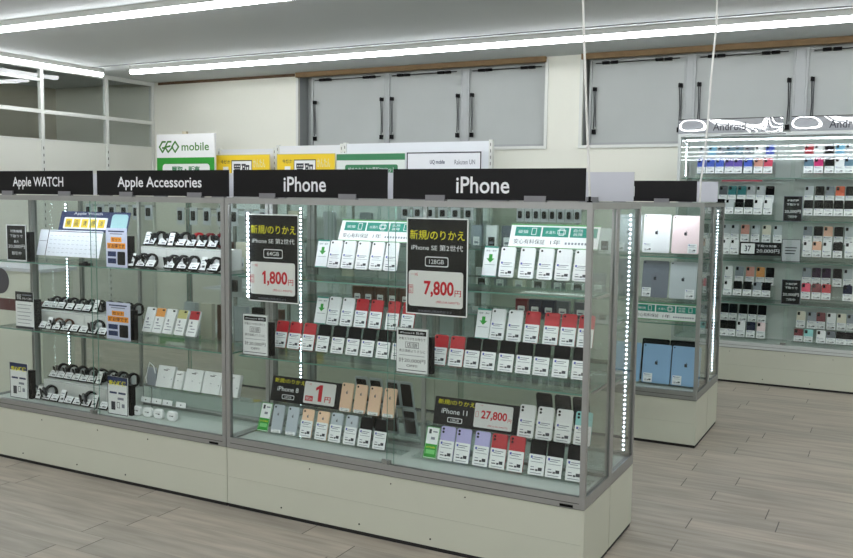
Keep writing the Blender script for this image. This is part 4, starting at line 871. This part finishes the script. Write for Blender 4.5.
arow('third', 'back', 'right', [-.66, -.579, -.504, -.425, -.346, -.27], ['grey', 'black', 'peach', 'black', 'light grey', 'white'], 1.165, B, L3, h=.15)
arow('third', 'front', 'right', [-.647, -.575, -.499, -.42, -.333, -.26], ['white', 'peach', 'white', 'black', 'white', 'white'], 1.063, F, L3, h=.13)
L4 = .672
arow('fourth', 'back', 'left', [-1.276, -1.188, -1.1, -1.016, -.94], ['white', 'grey', 'salmon', 'amber', 'black'], .80, B, L4, h=.155)
arow('fourth', 'front', 'left', [-1.259, -1.179, -1.1, -1.022, -.949], ['white', 'black', 'black', 'grey', 'black'], .712, F, L4, h=.125)
arow('fourth', 'back', 'right', [-.651, -.578, -.502, -.418, -.339, -.27], ['grey', 'dark purple', 'dark purple', 'black', 'light grey', 'white'], .82, B, L4, h=.15)
arow('fourth', 'front', 'right', [-.642, -.562, -.488, -.331, -.26], ['pink', 'dark red', 'red', 'navy', 'white'], .717, F, L4, h=.13)
L5 = .333
arow('bottom', 'back', 'left', [-1.298, -1.225, -1.143, -1.065, -.988], ['black'] * 5, .478, B, L5, h=.15)
arow('bottom', 'front', 'left', [-1.285, -1.216, -1.138, -1.058, -.976], ['black', 'black', 'white', 'navy', 'pale pink'], .361, F, L5, h=.135)
arow('bottom', 'back', 'right', [-.679, -.595, -.526, -.446, -.369, -.296], ['cream', 'grey', 'dark red', 'white', 'cream', 'grey'], .46, B, L5, h=.14, cards=True)
arow('bottom', 'front', 'right', [-.682, -.605, -.509, -.436, -.364, -.296], ['dark red', 'aqua', 'white', 'dark grey', 'black', 'black'], .361, F, L5, h=.105)
def wall_card(x, z, w, h, dark, label):
    r_ = empty('cabinet_card', (x, 7.757, z)); tag(r_, label, 'sign', 'cards on the wall cabinet glass')
    MB().box(-w / 2, w / 2, 0, .003, 0, h, BLKSIGN if dark else mat('grey card', (190, 196, 200), .5)).build('card', r_)
    m = MB(); c = TXTW if dark else INK; m.frame(-w / 2, w / 2, 0, h, -.0005, .004, GINK if dark else INK)
    if dark:
        m.text('対象機種', -w * .3, w * .3, h * .78, h * .87, -.0006, c, .02); m.text('下取りで', -w * .33, w * .33, h * .62, h * .71, -.0006, c, .02); m.text('20,000円', -w * .42, w * .42, h * .32, h * .46, -.0006, c, .02); m.text('割引中', -w * .24, w * .24, h * .14, h * .24, -.0006, c, .02)
    else:
        for k in range(3): m.quad(-w * .32, w * (.3 - .05 * k), h * (.6 - k * .13), h * (.645 - k * .13), -.0006, c)
    m.build('print', r_)
wall_card(-.755, 1.355, .142, .204, True, 'black card on the wall cabinet glass, upper of the two black ones')
wall_card(-.752, 1.03, .142, .182, False, 'grey card on the wall cabinet glass below the upper black card')
wall_card(-.738, .685, .145, .20, True, 'black card on the wall cabinet glass, lower of the two black ones')
r_ = empty('price_sign', (-1.01, 7.93, 1.062), 6); tag(r_, 'wide black sign reading 20,000 yen on the third shelf of the wall cabinet', 'price sign')
MB().box(-.165, .165, 0, .003, 0, .11, BLKSIGN).build('board', r_)
MB().rplate(-.155, -.045, .012, .098, -.002, -.0005, .004, WHITE).text('37', -.125, -.075, .03, .08, -.0026, INK, .02).text('下取り対象', -.03, .13, .07, .09, -.0006, TXTW, .004).text('20,000円', -.03, .15, .02, .055, -.0006, TXTW, .004).build('lettering', r_)
tag(MB().box(-1.18, -.84, 7.925, 7.98, 1.0205, 1.0615, ACRYL).build('sign_riser'), 'clear riser under the 20,000 yen sign in the wall cabinet', 'riser')

# ------------------------------------------------------------------ gondola against the wall, left
def gondola(x0, x1, z, label):
    r_ = empty('wall_shelving', ((x0 + x1) / 2, 7.85, 0)); tag(r_, label, 'shelving', 'white shelving bays by the wall'); W = x1 - x0
    MB().box(-W / 2, W / 2, .0, .02, .1, z, mat('white shelving', (222, 226, 230), .5)).box(-W / 2, W / 2, -.36, .04, 0, .1, mat('white shelving', (222, 226, 230), .5)).build('back_panel', r_)
    for s in (-1, 1):
        m = MB(); m.box(s * W / 2 - .018, s * W / 2 + .018, -.012, .03, 0, z + .012, FRAMEW)
        for k in range(24): m.box(s * W / 2 - .003, s * W / 2 + .003, -.013, -.012, z - .05 - k * .06, z - .02 - k * .06, DARK)
        m.build('post', r_)
    for zz in (.5, .9, 1.3): MB().box(-W / 2 + .02, W / 2 - .02, -.32, 0, zz - .02, zz, mat('white shelving', (222, 226, 230), .5)).build('shelf', r_)
    return r_
gondola(-6.76, -5.99, 2.02, 'white shelving bay by the wall behind the left yellow poster')
gondola(-5.95, -5.13, 2.045, 'white shelving bay by the wall behind the right yellow poster')
gondola(-5.09, -3.45, 2.055, 'wide white shelving bay by the wall behind the green striped poster')
def poster(x0, x1, z0, z1, y, bg, label, kind, name='poster'):
    r_ = empty(name, ((x0 + x1) / 2, y, z0)); tag(r_, label, 'poster'); W, h = x1 - x0, z1 - z0
    MB().box(-W / 2, W / 2, 0, .006, 0, h, bg).box(-.02, .02, .006, 7.838 - y, h - .03, h - .01, ALUD).build('board', r_); m = MB(); y_ = -.0008
    if kind == 'yellow':
        m.quad(-W * .2, W * .18, .01, h - .06, y_, INK).quad(-W * .19, W * .17, .018, h - .07, y_ - .0005, WHITE).text('買取', -W * .17, W * .14, h - .28, h - .10, y_ - .001, INK, .02)
        m.text('今だけ!', -W * .4, -W * .23, h - .10, h - .055, y_, INK, .01); m.text('かんたん', W * .2, W * .42, h - .14, h - .05, y_, mat('pale ink', (226, 220, 170), .6), .02); m.text('キャンペーン', W * .2, W * .44, h - .22, h - .17, y_, INK, .01)
        m.quad(-W * .36, -W * .26, h - .22, h - .13, y_, WHITE); m.frame(-W / 2, W / 2, 0, h, y_, .008, mat('pale edge', (214, 196, 110), .6))
    elif kind == 'green':
        m.quad(-W / 2, W / 2, h - .075, h - .012, y_, DKGREEN); m.rplate(-W * .37, W * .40, h - .225, h - .12, y_ - .0005, y_, .02, DKGREEN); m.text('ゲオのおトクな最新SIMセット', -W * .33, W * .36, h - .20, h - .145, y_ - .001, TXTW, .004)
    elif kind == 'white':
        m.frame(-W / 2, W / 2, 0, h, y_, .012, INK); m.text('UQ mobile', -W * .18, W * .02, h - .12, h - .075, y_, NAVY, .02); m.text('Rakuten UN', W * .15, W * .42, h - .12, h - .075, y_, GINK, .01)
        for a, b in ((-.43, -.28), (-.18, .04), (.18, .42)): m.quad(W * a, W * b, h - .195, h - .175, y_, INK)
    m.build('print', r_); return r_
poster(-6.73, -5.985, 1.62, 1.955, 7.75, YPRINT, 'yellow poster standing right of the green mobile sign', 'yellow')
poster(-5.89, -5.15, 1.62, 1.955, 7.75, YPRINT, 'yellow poster left of the green striped poster', 'yellow')
poster(-5.11, -4.31, 1.62, 1.955, 7.72, mat('pale poster', (222, 230, 226), .5), 'white poster with green stripe and green text box on the shelving', 'green')
poster(-4.29, -3.49, 1.62, 1.950, 7.72, mat('white poster', (232, 235, 240), .5), 'white poster with thin dark border and small logos on the shelving', 'white')
# green mobile sign
r_ = empty('mobile_sign', (-7.055, 7.62, 1.60)); tag(r_, 'white and green mobile service sign standing by the wall corner', 'sign')
W = .84; MB().box(-W / 2, W / 2, 0, .03, 0, .585, WHITE).box(-.04, .02, .0, .03, .585, .612, mat('tape', (206, 196, 170), .6)).build('board', r_)
m = MB(); y_ = -.0008; m.quad(-W / 2, W / 2, 0, .325, y_, GREEN); m.rplate(-W * .40, W * .42, .05, .255, y_ - .0006, y_, .04, WHITE); m.text('買取・販売', -W * .24, W * .25, .15, .23, y_ - .0012, DKGREEN, .03)
m.text('mobile', -W * .06, W * .41, .40, .49, y_, mat('logo green', (70, 130, 50), .5), .012); m.build('print', r_)
m = MB(); g_ = mat('logo green', (70, 130, 50), .5)
def stroke(pts, t=.010):
    for (a, b), (c, d) in zip(pts, pts[1:]):
        L = math.hypot(c - a, d - b); nx, nz = -(d - b) / L * t, (c - a) / L * t; ex, ez = (c - a) / L * t * .6, (d - b) / L * t * .6
        n = len(m.v); m.v += [(a + nx - ex, -.0012, b + nz - ez), (a - nx - ex, -.0012, b - nz - ez), (c - nx + ex, -.0012, d - nz + ez), (c + nx + ex, -.0012, d + nz + ez)]; m.f.append((n, n + 1, n + 2, n + 3)); m.m.append(m.mi(g_))
ox, oz, s = -.38, .445, .058
stroke([(ox + .09, oz + s), (ox + .045, oz + s), (ox, oz), (ox + .045, oz - s), (ox + .085, oz - .01), (ox + .045, oz - .01)])
stroke([(ox + .175, oz + s), (ox + .125, oz + s), (ox + .085, oz), (ox + .13, oz - s), (ox + .20, oz)]); stroke([(ox + .10, oz), (ox + .16, oz + .01)])
stroke([(ox + .235, oz + s), (ox + .285, oz), (ox + .235, oz - s), (ox + .185, oz), (ox + .235, oz + s)])
m.build('logo', r_)
MB().box(-.03, .03, .03, .06, -1.60, .5, ALUD).box(-.2, .2, -.1, .2, -1.60, -1.58, ALUD).build('stand', r_)

# ------------------------------------------------------------------ hanging cables
tag(MB().tube([(-1.25, 3.75, CZ), (-1.242, 3.75, 2.55), (-1.235, 3.75, 2.357), (-1.225, 3.75, 2.19), (-1.214, 3.75, 2.02), (-1.203, 3.75, 1.852), (-1.191, 3.75, 1.68), (-1.179, 3.75, 1.502)], .0055, CABLE).build('hanging_cable'), 'thin white cable hanging from the ceiling to the near showcase', 'cable', 'white cables hanging from the ceiling')
tag(MB().tube([(-1.07, 5.9, CZ), (-1.074, 5.9, 2.763), (-1.07, 5.9, 2.62), (-1.078, 5.9, 2.5), (-1.091, 5.9, 2.272), (-1.099, 5.9, 2.023), (-1.114, 5.9, 1.772), (-1.128, 5.9, 1.645), (-1.13, 5.9, 1.502)], .0065, CABLE).build('hanging_cable'), 'thin white cable hanging from the ceiling to the tablet showcase', 'cable', 'white cables hanging from the ceiling')
# low counter with maroon band beyond the left end
r_ = empty('service_counter', (-5.95, 4.45, 0)); tag(r_, 'pale low counter with maroon band seen through the left end of the glass', 'counter')
MB().box(-.6, .6, -.14, .14, 0, .95, mat('counter cream', (206, 208, 196), .6)).build('body', r_); MB().box(-.603, .603, -.143, .143, .66, .745, MAROON).build('band', r_); MB().box(-.62, .62, -.16, .16, .95, .975, LAV).build('top', r_)
